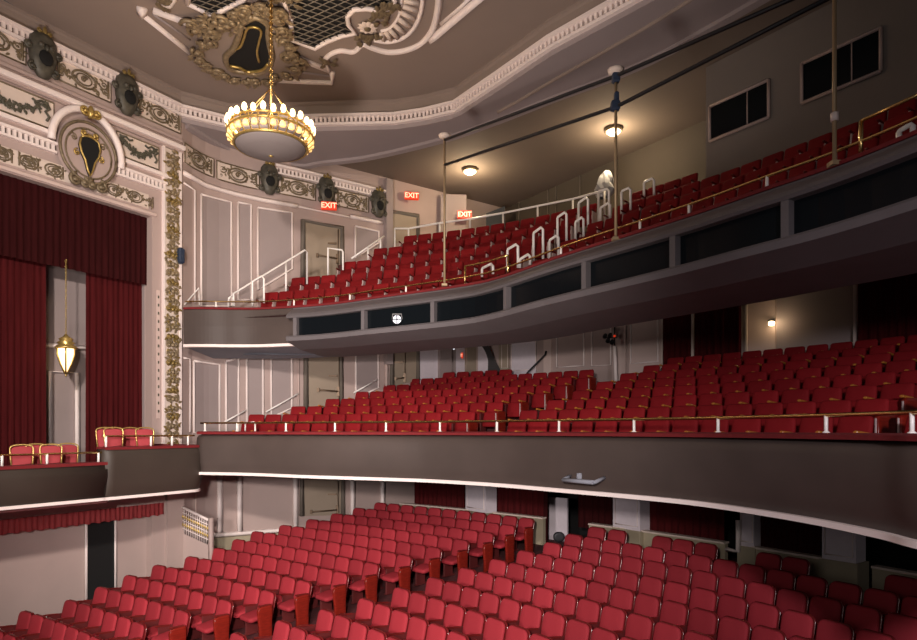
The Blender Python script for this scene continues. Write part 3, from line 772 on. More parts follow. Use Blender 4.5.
mb = MB(); mb.add([bw(SL, -1.43, BO-.1), bw(s_end-.4, -1.43, BO-.1), bw(s_end-.1, -1.43, BO-.4), bw(s_end-.1, -1.43, -.2), bw(SL, -1.43, -.2)], [(0, 1, 2, 3, 4)]); struct(mb.build('ceiling_box_soffit', M['soffit'], recalc=False))
def box_rail(label, pth, zr, zb, pxs):
    t = thing('brass_railing', label, 'railing', W3(pth[-1], zb)); MB().tube([W3(p, zr) for p in pth], .022, 6).build('rail', M['brass'], t)
    for px in pxs:
        q = hit(pth, px); MB().tube([W3(q, zb), W3(q, zr)], .024, 6).build('post', M['steel_white'], t)
box_rail('brass rail along the lower side box in front of four gilt chairs', offset(low, .12), -.46, -.655, (2, 47, 98.5))
box_rail('brass rail along the upper side box ending beside the mezzanine', offset(upp[:12], .10), -.13, -.35, (106, 151, 172, 188))

# ---- banquet chairs in the boxes
def chair_proto():
    root = bpy.data.objects.new('banquet_chair', None); parts = []
    def arch(w, h, z0, n=10):
        o = [(-w/2*.84, z0), (-w/2*.96, z0+h*.55), (-w/2, z0+h*.86)]
        for k in range(1, n):
            a = PI*(1-k/n); o.append((w/2*.93*math.cos(a), z0+h*.90+h*.09*math.sin(a)))
        return o+[(w/2, z0+h*.86), (w/2*.96, z0+h*.55), (w/2*.84, z0)]
    T = RX(-8)
    parts.append(('backrest', MB().slab(arch(.345, .50, .40)[::-1], -.03, .03, .02, T, (0, .04, 0), .01), M['chair_pad'] if 'chair_pad' in M else M['orch']))
    fr = [T @ Vector((x, 0, z))+Vector((0, .04, 0)) for x, z in arch(.38, .54, .39)]
    parts.append(('back_frame', MB().tube(fr, .017, 6), M['gold']))
    parts.append(('seat', MB().slab(rrect(.38, .42, .08, 4), -.035, .035, .025, RX(-88), (0, -.22, .45), .012), M['chair_pad'] if 'chair_pad' in M else M['orch']))
    for sx in (-1, 1):
        for y in (-.40, .02): parts.append(('leg', MB().tube([(sx*.165, y, .42), (sx*.175, y+(.05 if y > 0 else -.02), 0)], .014, 6), M['gold']))
    return parts
M['chair_pad'] = mat('chair_pad_rose', (.40, .045, .055), .8, rnd=.08)
CP = []
for n, mb, m in chair_proto():
    o = mb.build(n, m, origin=False); CP.append((n, o.data)); bpy.data.objects.remove(o)
def gilt_chair(px, off, zf, label, grp, yaw):
    p = K+N1*off+D1*bw_s(px, off)
    t = thing('banquet_chair', label, 'chair', W3(p, zf), math.atan2(N1.y, N1.x)+PI/2+yaw, grp)
    for n, me in CP: o = bpy.data.objects.new(n, me); COL.objects.link(o); o.parent = t
for px, off, lab in ((22.5, 1.65, 'red banquet chair with gold frame, leftmost front one in lower box'), (37, 1.15, 'red banquet chair with gold frame, left one at the back of lower box'), (52, 1.65, 'red banquet chair with gold frame, right front one in lower box'), (69, 1.15, 'red banquet chair with gold frame, rightmost at the back of lower box')):
    gilt_chair(px, off, -1.20, lab, 'gilt chairs in the lower box', -.35)
for px, off, lab in ((107, 1.15, 'red banquet chair with gold frame, leftmost at the back of upper box'), (115, 1.6, 'red banquet chair with gold frame, left front one in upper box'), (132, 1.15, 'red banquet chair with gold frame, right one at the back of upper box'), (146.5, 1.6, 'red banquet chair with gold frame, rightmost front one in upper box')):
    gilt_chair(px, off, -.86, lab, 'gilt chairs in the upper box', -.35)

# ---- hanging lantern in the box opening
lp = bwpx(66, 356, -.12); lz = zat(356, lp.y)
t = thing('hanging_lantern', 'glowing egg shaped brass lantern hanging in the side box opening', 'lantern', lp)
k = .0225
def lz_(py): return zat(py, lp.y)+EZ
P0 = Vector((lp.x, lp.y, 0))
mb = MB(); mb.lathe([(.01, lz_(374)), (.05, lz_(370)), (.12, lz_(364)), (.185, lz_(355)), (.19, lz_(349)), (.15, lz_(346))], P0, 14); mb.build('glass', M['lantern'], t)
mb = MB(); mb.lathe([(.21, lz_(349)), (.235, lz_(347.5)), (.20, lz_(346)), (.14, lz_(344.5)), (.19, lz_(343)), (.12, lz_(341)), (.15, lz_(339)), (.06, lz_(336.5)), (.02, lz_(334))], P0, 14); mb.build('crown', M['gold'], t)
mb = MB()
for i in range(6):
    a = 2*PI*i/6; d = Vector((math.cos(a), math.sin(a), 0))
    mb.tube([P0+d*r+Vector((0, 0, lz_(y))) for r, y in ((.02, 374), (.125, 364), (.195, 355), (.2, 348))], .02, 5)
mb.build('ribs', M['gold'], t)
mb = MB(); mb.lathe([(.005, lz_(377)), (.025, lz_(375.5)), (.01, lz_(373.5))], P0, 8); mb.build('finial', M['gold'], t)
mb = MB(); n = 26
for i in range(n):
    z0 = lz_(335)+(3.9+EZ-lz_(335))*i/n; z1 = lz_(335)+(3.9+EZ-lz_(335))*(i+1.15)/n; d = Vector((.018, 0, 0)) if i % 2 else Vector((0, .018, 0))
    c = P0+Vector((0, 0, (z0+z1)/2)); h = (z1-z0)/2
    mb.tube([c+d*math.cos(a)+Vector((0, 0, h*math.sin(a))) for a in [2*PI*j/8 for j in range(9)]], .006, 4)
mb.build('chain', M['gold'], t)

# ------------------------------------------------------------------ relief ornament helpers
def spiral(mb, o, ex, ey, en, c, r, turns, a0, w, dirn=1, n=20, lift=.02):
    pts = []; tp = []
    for i in range(n+1):
        u = i/n; rr = r*(1-.86*u); a = a0+dirn*turns*2*PI*u
        pts.append(o+ex*(c[0]+rr*math.cos(a))+ey*(c[1]+rr*math.sin(a))+en*lift); tp.append(w*(1-.45*u))
    mb.tube(pts, w, 5, True, tp)
    mb.lathe([(w*1.6, -w), (w*1.7, 0), (w*.8, w)], pts[-1], 6)
def leafb(mb, o, ex, ey, en, c, a, l, w, lift=.02):
    d = ex*math.cos(a)+ey*math.sin(a); q = ex*-math.sin(a)+ey*math.cos(a); b = o+ex*c[0]+ey*c[1]+en*lift
    v = [b, b+d*l*.35+q*w, b+d*l*.75+q*w*.7, b+d*l, b+d*l*.75-q*w*.7, b+d*l*.35-q*w, b+d*l*.5+en*w*.8]
    mb.add(v, [(0, 1, 6), (1, 2, 6), (2, 3, 6), (3, 4, 6), (4, 5, 6), (5, 0, 6)], True)
def scroll_panel(mb, o, ex, ey, en, w, h, rr):
    """acanthus scroll frieze panel: central ring with running spirals to both sides"""
    r = h*.40
    for q, ww in ((1.0, .055), (.66, .035)): mb.tube([o+ex*(r*1.45*q*math.cos(a))+ey*(r*q*math.sin(a))+en*.02 for a in [2*PI*i/20 for i in range(21)]], h*ww, 5)
    spiral(mb, o, ex, ey, en, (0, 0), r*.45, 1.1, .4, h*.05)
    for sx in (-1, 1):
        x = sx*(w*.38); mb_e = ex*sx
        mb.tube([o+mb_e*(w*.47)+ey*(h*v)+en*.02 for v in (-.42, -.2, 0, .2, .42)], h*.05, 5)
        spiral(mb, o, mb_e, ey, en, (abs(x), h*.16), h*.24, 1.3, PI, h*.04)
        spiral(mb, o, mb_e, ey, en, (abs(x)+h*.1, -h*.20), h*.20, 1.2, PI*.8, h*.035, -1)
        for k in range(16):
            leafb(mb, o, mb_e, ey, en, (abs(x)-h*.55+rr.uniform(0, w*.5-abs(x)+h*.5), rr.uniform(-h*.42, h*.42)), rr.uniform(0, 2*PI), h*.24, h*.06)
def garland(mb, o, ex, ey, en, w, h, rr, sx=1):
    """hanging swag tied with ribbons at both ends"""
    for i in range(46):
        u = i/45; x = -w*.42+w*.84*u; y = h*.28-h*.55*math.sin(PI*min(1, u*1.05))**.8*(.9)
        for k in range(3): leafb(mb, o, ex, ey, en, (x, y+rr.uniform(-h*.10, h*.10)), rr.uniform(0, 2*PI), h*.17, h*.05, .02+.02*k)
    for e in (-1, 1):
        x = e*w*.43; rib = [(x, h*.36), (x+e*h*.10, h*.22), (x-e*h*.06, h*.05), (x+e*h*.08, -h*.12), (x-e*h*.02, -h*.30)]
        mb.tube([o+ex*p[0]+ey*p[1]+en*.03 for p in rib], h*.055, 5)
        rib = [(x, h*.36), (x-e*h*.22, h*.42), (x-e*h*.40, h*.30), (x-e*h*.55, h*.38)]
        mb.tube([o+ex*p[0]+ey*p[1]+en*.03 for p in rib], h*.05, 5)
EXW = Vector((D1.x, D1.y, 0)); EZV = Vector((0, 0, 1)); ENW = Vector((N1.x, N1.y, 0))
rr = random.Random(3)
def relief_on_wall(name, label, cat, s0, s1, z0, z1, fn, field='cream', relief='bronze', off=.0, group=None, frame_m='bronze'):
    w = s1-s0; h = z1-z0; o = bw((s0+s1)/2, (z0+z1)/2, off+.03)
    t = thing(name, label, cat, bw((s0+s1)/2, z0, off), 0, group)
    mb = MB(); bwbox(mb, s0, s1, z0, z1, off, off+.03); mb.build('field', M[field], t)
    mb = MB(); fn(mb, o, EXW, EZV, ENW, w*.94, h*.92, rr); mb.build('relief', M[relief], t, recalc=False)
    if frame_m:
        mb = MB(); c = [bw(s0, z0, off+.03), bw(s1, z0, off+.03), bw(s1, z1, off+.03), bw(s0, z1, off+.03), bw(s0, z0, off+.03)]; mb.tube(c, .02, 4); mb.build('border', M[frame_m], t)
    return t
wpos = lambda px: bw_s(px)
# upper frieze of the box wall
for (a, b, lab) in ((-40, 25, 'scroll frieze panel left of the first bronze mask'), (54, 110, 'scroll frieze panel between the two bronze masks of the left wall'), (136, 180, 'scroll frieze panel right of the second bronze mask on the left wall')):
    relief_on_wall('scroll_frieze_panel', lab, 'frieze', bw_s(a), bw_s(b), 7.88, 8.38, scroll_panel, group='scroll frieze panels of the box wall')
# cornice mouldings and dentil courses of the box wall
def bw_mould(name, s0, s1, z0, z1, o, m='white'):
    mb = MB(); bwbox(mb, s0, s1, z0, z1, -.02, o, .015); return struct(mb.build(name, M[m]))
def bw_dentil(name, s0, s1, z0, z1, o):
    mb = MB(); bwbox(mb, s0, s1, z1-.06, z1, -.02, o); bwbox(mb, s0, s1, z0, z0+.05, -.02, o*.8)
    gp = MB(); bwbox(gp, s0, s1, z0+.05, z1-.06, -.02, o*.35)
    n = int((s1-s0)/.11)
    for i in range(n): bwbox(mb, s0+(i+.25)*.11, s0+(i+.75)*.11, z0+.05, z1-.06, o*.3, o*.8)
    r_ = struct(mb.build(name, M['white'])); gp.build('dentil_ground', M['dentil_gap'], r_); return r_
bw_mould('trim_70', SL, 0, 7.42, 7.54, .16); bw_mould('trim_71', SL, 0, 7.36, 7.42, .08, 'wall')
bw_mould('trim_72', SL, 0, 7.66, 7.74, .05, 'wall')
sc0, sc1 = bw_s(56), bw_s(114)
bw_dentil('trim_73', SL, sc0-.02, 6.18, 6.42, .12); bw_dentil('trim_74', sc1-.2, bw_s(165), 6.18, 6.42, .12)
bw_mould('trim_75', SL, sc0-.1, 6.56, 6.66, .09); bw_mould('trim_76', sc1+.05, bw_s(170), 6.56, 6.66, .09)
bw_mould('trim_77', SL, S152+.1, 5.47, 5.55, .06, 'wall_warm')
relief_on_wall('garland_panel', 'garland panel on the left wall left of the oval cartouche', 'relief', bw_s(-30), bw_s(53), 6.70, 7.30, garland, relief='olive', group='garland panels')
relief_on_wall('garland_panel', 'garland panel on the left wall right of the oval cartouche', 'relief', bw_s(116), bw_s(158), 6.70, 7.26, garland, relief='olive', group='garland panels')
relief_on_wall('scroll_frieze_panel', 'pale scroll band above the curtains left of the cartouche', 'frieze', bw_s(-50), bw_s(70), 5.62, 5.97, scroll_panel2 if 'scroll_panel2' in globals() else (lambda mb, o, ex, ey, en, w, h, r: [scroll_panel(mb, o+ex*x, ex, ey, en, 1.5, h, r) for x in (-w*.36, -w*.12, w*.12, w*.36)]), group='pale scroll bands', frame_m=None)
relief_on_wall('scroll_frieze_panel', 'pale scroll band above the curtains right of the cartouche', 'frieze', bw_s(94), bw_s(148), 5.62, 5.97, lambda mb, o, ex, ey, en, w, h, r: [scroll_panel(mb, o+ex*x, ex, ey, en, 1.0, h, r) for x in (-w*.18, w*.24)], group='pale scroll bands', frame_m=None)
# oval cartouche with dark shield
cs = bw_s(85); cc = bw(cs, 6.42, .05); hw = (bw_s(114)-bw_s(57))/2
t = thing('cartouche', 'large oval cartouche with dark shield over the side box curtains', 'cartouche', bw(cs, 5.7, 0))
def ell(rx, rz, n=32, dz=0., off=0.): return [cc+EXW*(rx*math.cos(a))+EZV*(rz*math.sin(a)+dz)+ENW*off for a in [2*PI*i/n for i in range(n)]]
def oval(mb, rx, rz, o0, o1, dz=0.):
    A = ell(rx, rz, 32, dz, o0); Bq = ell(rx*.97, rz*.97, 32, dz, o1); n = 32
    mb.add(A+Bq, [(i, (i+1) % n, n+(i+1) % n, n+i) for i in range(n)]+[tuple(range(n, 2*n))], False)
mb = MB(); oval(mb, hw*1.02, .72, 0, .10); mb.build('oval_field', M['wall'], t)
mb = MB(); mb.tube(ell(hw*.98, .69, 32, 0, .12)+ell(hw*.98, .69, 32, 0, .12)[:1], .035, 5); mb.tube(ell(hw*.80, .56, 32, -.02, .12)+ell(hw*.8, .56, 32, -.02, .12)[:1], .02, 5); mb.build('oval_ring', M['bronze'], t)
mb = MB(); arc = [cc+EXW*(hw*1.22*math.cos(a))+EZV*(.93*math.sin(a)+.05)+ENW*.08 for a in [math.radians(d) for d in range(-8, 190, 9)]]; mb.tube(arc, .085, 6); mb.build('arch_moulding', M['white'], t)
sh = [(-.20, .30), (-.24, .12), (-.20, -.05), (-.11, -.22), (-.06, -.42), (0, -.56), (.06, -.42), (.11, -.22), (.20, -.05), (.24, .12), (.20, .30), (.08, .36), (-.08, .36)]
mb = MB(); n = len(sh); A = [cc+EXW*x+EZV*z+ENW*.10 for x, z in sh]; Bq = [cc+EXW*x*.9+EZV*z*.9+ENW*.17 for x, z in sh]
mb.add(A+Bq, [(i, (i+1) % n, n+(i+1) % n, n+i) for i in range(n)]+[tuple(range(n, 2*n))]); mb.build('shield', M['black'], t)
mb = MB(); mb.tube([cc+EXW*x*.98+EZV*z*.98+ENW*.17 for x, z in sh+sh[:1]], .022, 5)
for sx in (-1, 1): spiral(mb, cc, EXW*sx, EZV, ENW, (.12, .42), .10, 1.2, PI, .028, 1, 16, .15); spiral(mb, cc, EXW*sx, EZV, ENW, (.27, -.08), .08, 1.2, PI/2, .02, -1, 14, .13)
mb.build('gilt_frame', M['gold'], t)
mb = MB()
for sx in (-1, 1):
    for (c, r, tn, a, w, dr) in (((.28, -.70), .15, 1.2, PI/2, .05, -1), ((.10, -.72), .12, 1.1, PI/2, .05, 1), ((.34, .25), .10, 1.2, 0, .025, 1)):
        mb = MB(); spiral(mb, cc, EXW*sx, EZV, ENW, c, r, tn, a, w, dr, 16, .1); mb.build('scroll', M['bronze'], t)
mb = MB()
for sx in (-1, 1): spiral(mb, cc, EXW*sx, EZV, ENW, (.13, .93), .13, 1.2, PI, .04, 1, 16, .2)
mb.lathe([(.06, .78), (.09, .9), (.04, 1.05)], cc+ENW*.2-EZV*0, 8); mb.build('crest', M['gold'], t)

# carved pilaster band beside the box opening
t = thing('carved_pilaster', 'tall carved gilt and bronze ornament band between box and mezzanine', 'ornament', bw(bw_s(170.5), -.9, 0))
sa, sb = bw_s(163.5), bw_s(178)
mb = MB(); bwbox(mb, sa, sb, -.9, 7.34, 0, .05); mb.build('field', M['cream'], t)
mb = MB(); bwbox(mb, sa-.05, sa, -.9, 7.36, 0, .08); bwbox(mb, sb, sb+.06, -.9, 7.36, 0, .08); mb.build('border', M['white'], t)
mb = MB(); mg = MB(); z = -.6; k = 0; w = sb-sa
while z < 7.2:
    o = bw((sa+sb)/2, z, .06)
    tgt = mg if k % 3 == 1 else mb
    for sx in (-1, 1):
        spiral(tgt, o, EXW*sx, EZV, ENW, (w*.24, 0), w*.22, 1.2, PI*.8, .03, 1 if k % 2 else -1, 14, .02)
        for q in range(6): leafb(mb if q % 5 else mg, o, EXW*sx, EZV, ENW, (rr.uniform(.02, w*.4), rr.uniform(-.15, .15)), rr.uniform(0, 2*PI), .13, .035, .03)
    tgt.lathe([(.03, -.05), (.06, 0), (.03, .05)], o+ENW*.03, 6); z += .235; k += 1
mb.build('relief', M['bronze_lit'], t, recalc=False); mg.build('gilt_relief', M['gold_dark'], t, recalc=False)
# narrow strip of small lamps left of the carved pilaster
mb = MB(); bwbox(mb, bw_s(156.5), bw_s(159.5), .3, 3.6, 0, .02)
t = tag(mb.build('lamp_strip', M['wall_warm']), 'narrow vertical strip with dark holes left of the carved pilaster', 'strip')
mb = MB(); z = .45
while z < 3.5: bwbox(mb, bw_s(157.4), bw_s(158.6), z, z+.07, .02, .03); z += .21
mb.build('holes', M['olive'], t)
p = bwpx(180, 256, .1); tag(MB().box(p, (.16, .22, .42), RZ1, .04).build('small_speaker', M['blue']), 'small dark blue speaker fixed to the edge of the carved pilaster', 'speaker')

# masks on the friezes
def mask(o, ex, en, sc, label, grp):
    t = thing('bronze_mask', label, 'mask', o-EZV*.5*sc, 0, grp)
    R = Matrix(((ex.x, -en.x, 0), (ex.y, -en.y, 0), (0, 0, 1)))
    mb = MB(); pr = [(.0, -.52), (.12, -.50), (.22, -.36), (.28, -.12), (.30, .12), (.27, .32), (.18, .44), (.0, .48)]
    mb.lathe([(r*sc, z*sc) for r, z in pr], o, 16, 1, .55, R)
    for sx in (-1, 1):
        spiral(mb, o, ex*sx, EZV, en, (.30*sc, .10*sc), .10*sc, 1.2, PI, .045*sc, 1, 12, .04); spiral(mb, o, ex*sx, EZV, en, (.22*sc, -.36*sc), .10*sc, 1.2, PI/2, .04*sc, -1, 12, .05)
        mb.lathe([(.05*sc, -.05*sc), (.07*sc, 0), (.04*sc, .05*sc)], o+ex*sx*.10*sc+en*.15*sc+EZV*.13*sc, 8)
    mb.tube([o+en*.17*sc+EZV*.16*sc, o+en*.21*sc+EZV*.02*sc], .04*sc, 6); mb.build('face', M['verd'], t)
    mb = MB(); mb.lathe([(.15*sc, 0), (.13*sc, .02*sc)], o+en*.155*sc-EZV*.12*sc, 12, 1, 1.15, Matrix(((ex.x, 0, en.x), (ex.y, 0, en.y), (0, 1, 0)))); mb.build('mouth', M['black'], t)
    mb = MB()
    for sx in (-1, 1): spiral(mb, o, ex*sx, EZV, en, (.10*sc, .48*sc), .07*sc, 1.1, PI, .022*sc, 1, 12, .08)
    leafb(mb, o, ex, EZV, en, (0, .40*sc), PI/2, .2*sc, .05*sc, .1); mb.build('crest', M['gold_dark'], t)
for px, lab in ((40, 'bronze mask on the left wall frieze, nearest the picture edge'), (124, 'bronze mask on the left wall frieze, above the right garland panel')):
    mask(bw(bw_s(px), 8.22, .12), EXW, ENW, 1.0, lab, 'bronze masks of the left wall')
def wall_frame(px):
    a = hit(WALL, px-4); b = hit(WALL, px+4); p = hit(WALL, px); t = (b-a).normalized(); return p, Vector((t.x, t.y, 0)), Vector((t.y, -t.x, 0))
for px, lab in ((268, 'bronze mask on the curved frieze, leftmost under the chandelier'), (324.5, 'bronze mask above the first red exit sign'), (376.5, 'bronze mask at the right end of the curved frieze')):
    p, ex, en = wall_frame(px); mask(W3(p, 7.52)+en*.15, ex, en, .92, lab, 'bronze masks of the curved frieze')
L_ = arclen(WALL)
for x0, x1, lab in ((183.5, 213, 'curved frieze panel nearest the carved pilaster'), (216, 259, 'curved frieze panel left of the first mask under the chandelier'), (278, 315, 'curved frieze panel between the chandelier mask and the exit sign mask'), (334, 368, 'curved frieze panel between the last two masks')):
    s0 = len_of(WALL, L_, hit(WALL, x0)); s1 = len_of(WALL, L_, hit(WALL, x1)); pth = sub(WALL, s0, s1, .15)
    p, tn = at_len(WALL, L_, (s0+s1)/2); ex = Vector((tn.x, tn.y, 0)); en = Vector((tn.y, -tn.x, 0)); o = W3(p, 7.44)+en*.05
    t = thing('scroll_frieze_panel', lab, 'frieze', W3(p, 7.18), 0, 'scroll frieze panels of the curved wall')
    mb = MB(); mb.sweep(pth, [(0, 7.18), (-.03, 7.18), (-.03, 7.70), (0, 7.70)], close=True); mb.build('field', M['cream'], t)
    mb = MB(); scroll_panel(mb, o, ex, EZV, en, (s1-s0)*.9, .48, rr); mb.build('relief', M['bronze'], t, recalc=False)
    mb = MB(); q = offset(pth, -.04); mb.tube([W3(a, 7.70) for a in q]+[W3(a, 7.18) for a in q[::-1]]+[W3(q[0], 7.70)], .02, 4); mb.build('border', M['bronze'], t)

# ------------------------------------------------------------------ exit signs
def text_mesh(s, size):
    cu = bpy.data.curves.new('txt', 'FONT'); cu.body = s; cu.size = size; cu.align_x = 'CENTER'; cu.align_y = 'CENTER'; cu.extrude = .004; cu.offset = size*.02
    o = bpy.data.objects.new('txt', cu); COL.objects.link(o); dg = bpy.context.evaluated_depsgraph_get(); dg.update()
    me = bpy.data.meshes.new_from_object(o.evaluated_get(dg)); bpy.data.objects.remove(o); return me
TXT = text_mesh('EXIT', .235); TXT.materials.clear(); TXT.materials.append(M['exit_txt'])
def exit_sign(c, ang, label, w=.48, h=.25, me=None):
    t = thing('exit_sign', label, 'sign', c-EZV*h/2, ang)
    Rm = Matrix.Rotation(ang, 3, 'Z')
    MB().box(c, (w, .09, h), Rm, .01).build('case', M['exit_red'], t)
    o = bpy.data.objects.new('lettering', TXT); COL.objects.link(o); o.parent = t; o.location = (0, -.052, h/2); o.rotation_euler = (PI/2, 0, 0)
    return o
def sign_on_wall(px, py, inn, label):
    p, ex, en = wall_frame(px); q = p+Vector((en.x, en.y))*inn; c = W3(q, zat(py, q.y)); exit_sign(c, math.atan2(ex.y, ex.x)-.45, label)
sign_on_wall(325, 206, .30, 'red illuminated EXIT sign above the first balcony door')
sign_on_wall(407, 196, .30, 'red illuminated EXIT sign above the second balcony door')
q = CORN-B_AX*.9+U_AX*.75; q = Vector((.0094*22.9, 22.9)); exit_sign(at(464.6, 214.8, 22.2), 0., 'red illuminated EXIT sign behind the balcony cross aisle rail', .50, .27)
tag(MB().box(at(453.5, 216, 22.5), (.9, .06, 1.5)).build('wall_panel', M['field']), 'pale panel with a dial on the balcony wall behind the first pole', 'panel')

# ------------------------------------------------------------------ ceiling
ZC = 9.0
ringp = smooth_path([bw(SL, 0).xy[:], bw(-3.5, 0).xy[:]], 4)
ringp = [tuple(bw(SL, 0).xy), tuple(bw(-4, 0).xy), tuple(bw(-.05, 0).xy), (-6.33, 17.72), (-5.2, 17.70), (-3.94, 17.6), (-1.74, 17.5), (-.9, 17.25), (-.05, 16.85), (.9, 15.6), (2.05, 14.05), (3.6, 12.4), (5.6, 10.3), (8, 8)]
mb = MB(); mb.sweep(ringp, [(.0, 9.0), (-.08, 9.0), (-.08, 8.93), (-.02, 8.90), (-.02, 8.66), (-.12, 8.62), (-.12, 8.60), (0.05, 8.60), (.05, 9.0)], close=True); struct(mb.build('trim_ceiling_cove', M['ceil']))
mb = MB(); mb.sweep(ringp, [(0, 8.62), (-.16, 8.62), (-.16, 8.56), (0, 8.54)], close=True); mb.sweep(ringp, [(0, 8.43), (-.10, 8.41), (-.10, 8.34), (.0, 8.34)], close=True)
gp = MB(); gp.sweep(ringp, [(0, 8.55), (-.03, 8.55), (-.03, 8.42), (0, 8.42)], close=True)
L = arclen(ringp); n = int(L[-1]/.12)
for i in range(n):
    p, t = at_len(ringp, L, (i+.5)*L[-1]/n); nn = Vector((t.y, -t.x)); mb.box(W3(p+nn*.06, 8.485), (.066, .08, .12), Matrix.Rotation(math.atan2(t.y, t.x), 3, 'Z'))
gp.build('dentil_ground', M['dentil_gap'], struct(mb.build('trim_ceiling_dentil', M['white'])))
ro = ringp[2:]
arcp = smooth_path([(-7.3, 17.2), (-6.5, 18.9), (-5.0, 19.75), (-4.16, 19.55), (-2.6, 19.1), (-.41, 17.95), (1.0, 16.9), (2.27, 15.8), (4.06, 14.3), (5.67, 12.2), (7.5, 9.5), (9, 7)])
mb = MB(); La, Lr = arclen(arcp), arclen(ro); n = 60
A = [at_len(ro, Lr, Lr[-1]*i/n)[0] for i in range(n+1)]; Bq = [at_len(arcp, La, La[-1]*i/n)[0] for i in range(n+1)]
mb.strip([W3(p, 8.36) for p in A], [W3(p, 8.22) for p in A]); mb.strip([W3(p, 8.22) for p in A], [W3(p, 8.20) for p in Bq])
struct(mb.build('ceiling_band', M['ceil_lav'], recalc=False))
mb = MB(); mb.sweep(arcp, [(-.06, 8.22), (-.06, 8.12), (.10, 8.10), (.10, 8.52), (.0, 8.52)], close=True); struct(mb.build('trim_ceiling_arc', M['ceil_lav']))
mb = MB(); mb.tube([W3(p, 8.19) for p in smooth_path([tuple(at(x, y, 8.19*F/(HY-y)).xy) for x, y in ((498, 112), (520, 100), (552, 81), (600, 54), (650, 25), (700, -6))])], .05, 4); struct(mb.build('trim_ceiling_line', M['ceil']))
struct(MB().add([at(486, 232, 23.2), at(505, 230, 23.2), at(505, 206, 23.2), at(486, 213.5, 23.2)], [(0, 1, 2, 3)]).build('door_8', M['recess']))
def bk_px(px, off=.03):
    t_ = (px-CX)/F; b_ = CORN-B_AX*off; q_ = (t_*b_.y-b_.x)/(U_AX.x-t_*U_AX.y); return b_+U_AX*q_
for (xa, xb, ya, yb) in ((519, 548, 186, 178), (556, 580, 178, 172)):
    a_, b_ = bk_px(xa), bk_px(xb); trim_n[0] += 1; mb = MB()
    mb.tube([W3(a_, 5.9), W3(a_, zat(ya, a_.y)), W3(b_, zat(yb, b_.y)), W3(b_, 5.9)], .03, 4); struct(mb.build('trim_%d' % trim_n[0], M['tan_dark']))
struct(MB().add([W3(p, ZC) for p in ((-16, 2), (-9.5, 13.4), (-7.6, 17.6), (-6.33, 18.1), (-3, 18.1), (.2, 17.5), (2.5, 14.5), (8.6, 8.3), (9, -4), (-16, -4))], [tuple(range(9))]).build('ceiling', M['ceil'], recalc=False))
# balcony ceiling
mb = MB(); poly = [W3(p, 8.5) for p in arcp]+[W3(p, 8.5) for p in ((14, 12), (12, 24), (4, 29), (-5, 23), (-8, 19.5))]
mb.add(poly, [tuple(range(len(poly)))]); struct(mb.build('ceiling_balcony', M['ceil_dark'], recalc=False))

def cpt(px, py, z=ZC): Y = z*F/(HY-py); return at(px, py, Y)
EXC, EYC, ENC = Vector((1, 0, 0)), Vector((0, 1, 0)), Vector((0, 0, -1))
cn = [80]
def ctrim(pts, w, m='white', z=ZC-.02, name=None):
    cn[0] += 1; mb = MB(); mb.tube([cpt(x, y, z) for x, y in pts], w*.78, 4); return struct(mb.build('trim_%d' % cn[0], M[m]))
def curve_px(pts, n=6): return smooth_path(pts, n)
# lattice grilles
def grille(label, outline, n1, n2):
    P = [cpt(x, y, ZC-.01) for x, y in outline]; c = sum(P, Vector())/len(P)
    t = thing('ceiling_grille', label, 'grille', c)
    MB().add([p for p in P], [tuple(range(len(P)))]).build('void', M['black'], t, recalc=False)
    poly = [(p.x, p.y) for p in P]
    def inp(x, y):
        r = False
        for i in range(len(poly)):
            (x1, y1), (x2, y2) = poly[i], poly[(i+1) % len(poly)]
            if (y1 > y) != (y2 > y) and x < (x2-x1)*(y-y1)/(y2-y1)+x1: r = not r
        return r
    mb = MB(); xs = [p[0] for p in poly]; ys = [p[1] for p in poly]
    for d in ((1, .62), (1, -.62)):
        dv = Vector(d).normalized(); nv = Vector((-dv.y, dv.x)); c2 = Vector((sum(xs)/len(xs), sum(ys)/len(ys)))
        for k in range(-40, 41):
            run = None
            for j in range(-60, 61):
                q = c2+nv*k*.17+dv*j*.09
                if inp(q.x, q.y):
                    if run is None: run = q
                    last = q
                elif run is not None:
                    mb.tube([Vector((run.x, run.y, EZ+ZC-.05)), Vector((last.x, last.y, EZ+ZC-.05))], .014, 4); run = None
            if run is not None: mb.tube([Vector((run.x, run.y, EZ+ZC-.05)), Vector((last.x, last.y, EZ+ZC-.05))], .014, 4)
    mb.build('lattice', M['lattice'], t); mb = MB(); Q = [cpt(x, y, ZC-.04) for x, y in outline]; mb.tube(Q+Q[:1], .06, 5); mb.build('rim', M['white'], t)
grille('small lattice grille in the ceiling left of the dark cartouche', [(187.6, 3.5), (212, 15.7), (243.4, 0), (250, -14), (225, -26), (190, -16)], 1, 1)
grille('large lattice grille in the ceiling right of the dark cartouche', [(290.5, 17.4), (292, 40), (315, 48.5), (326, 42), (340, 36.5), (356, 33), (348.5, 25), (347.5, 16), (354, 9.5), (366, 8.5), (378, 11), (390, 8), (395, 0), (392, -14), (340, -26), (300, -14), (284, 0)], 1, 1)
ctrim([(142, 14), (196.5, 58)], .10); ctrim([(142, 8), (142, 15)], .14)
ctrim([(153, 10), (200, 27)], .11); ctrim([(153, 14), (190, 40)], .04, 'ceil_lav'); ctrim([(158, 4), (170, 6), (174, 0), (172, -10)], .08)
ctrim([(277, 80), (332, 82.5), (332, 72)], .10); ctrim([(290.5, 55), (329, 70)], .11); ctrim([(284, 70), (330, 76)], .04, 'ceil_lav')
ctrim(curve_px([(329, 71), (325, 61), (331, 54), (341, 50.5), (354, 51.5), (363, 43.5)]), .09)
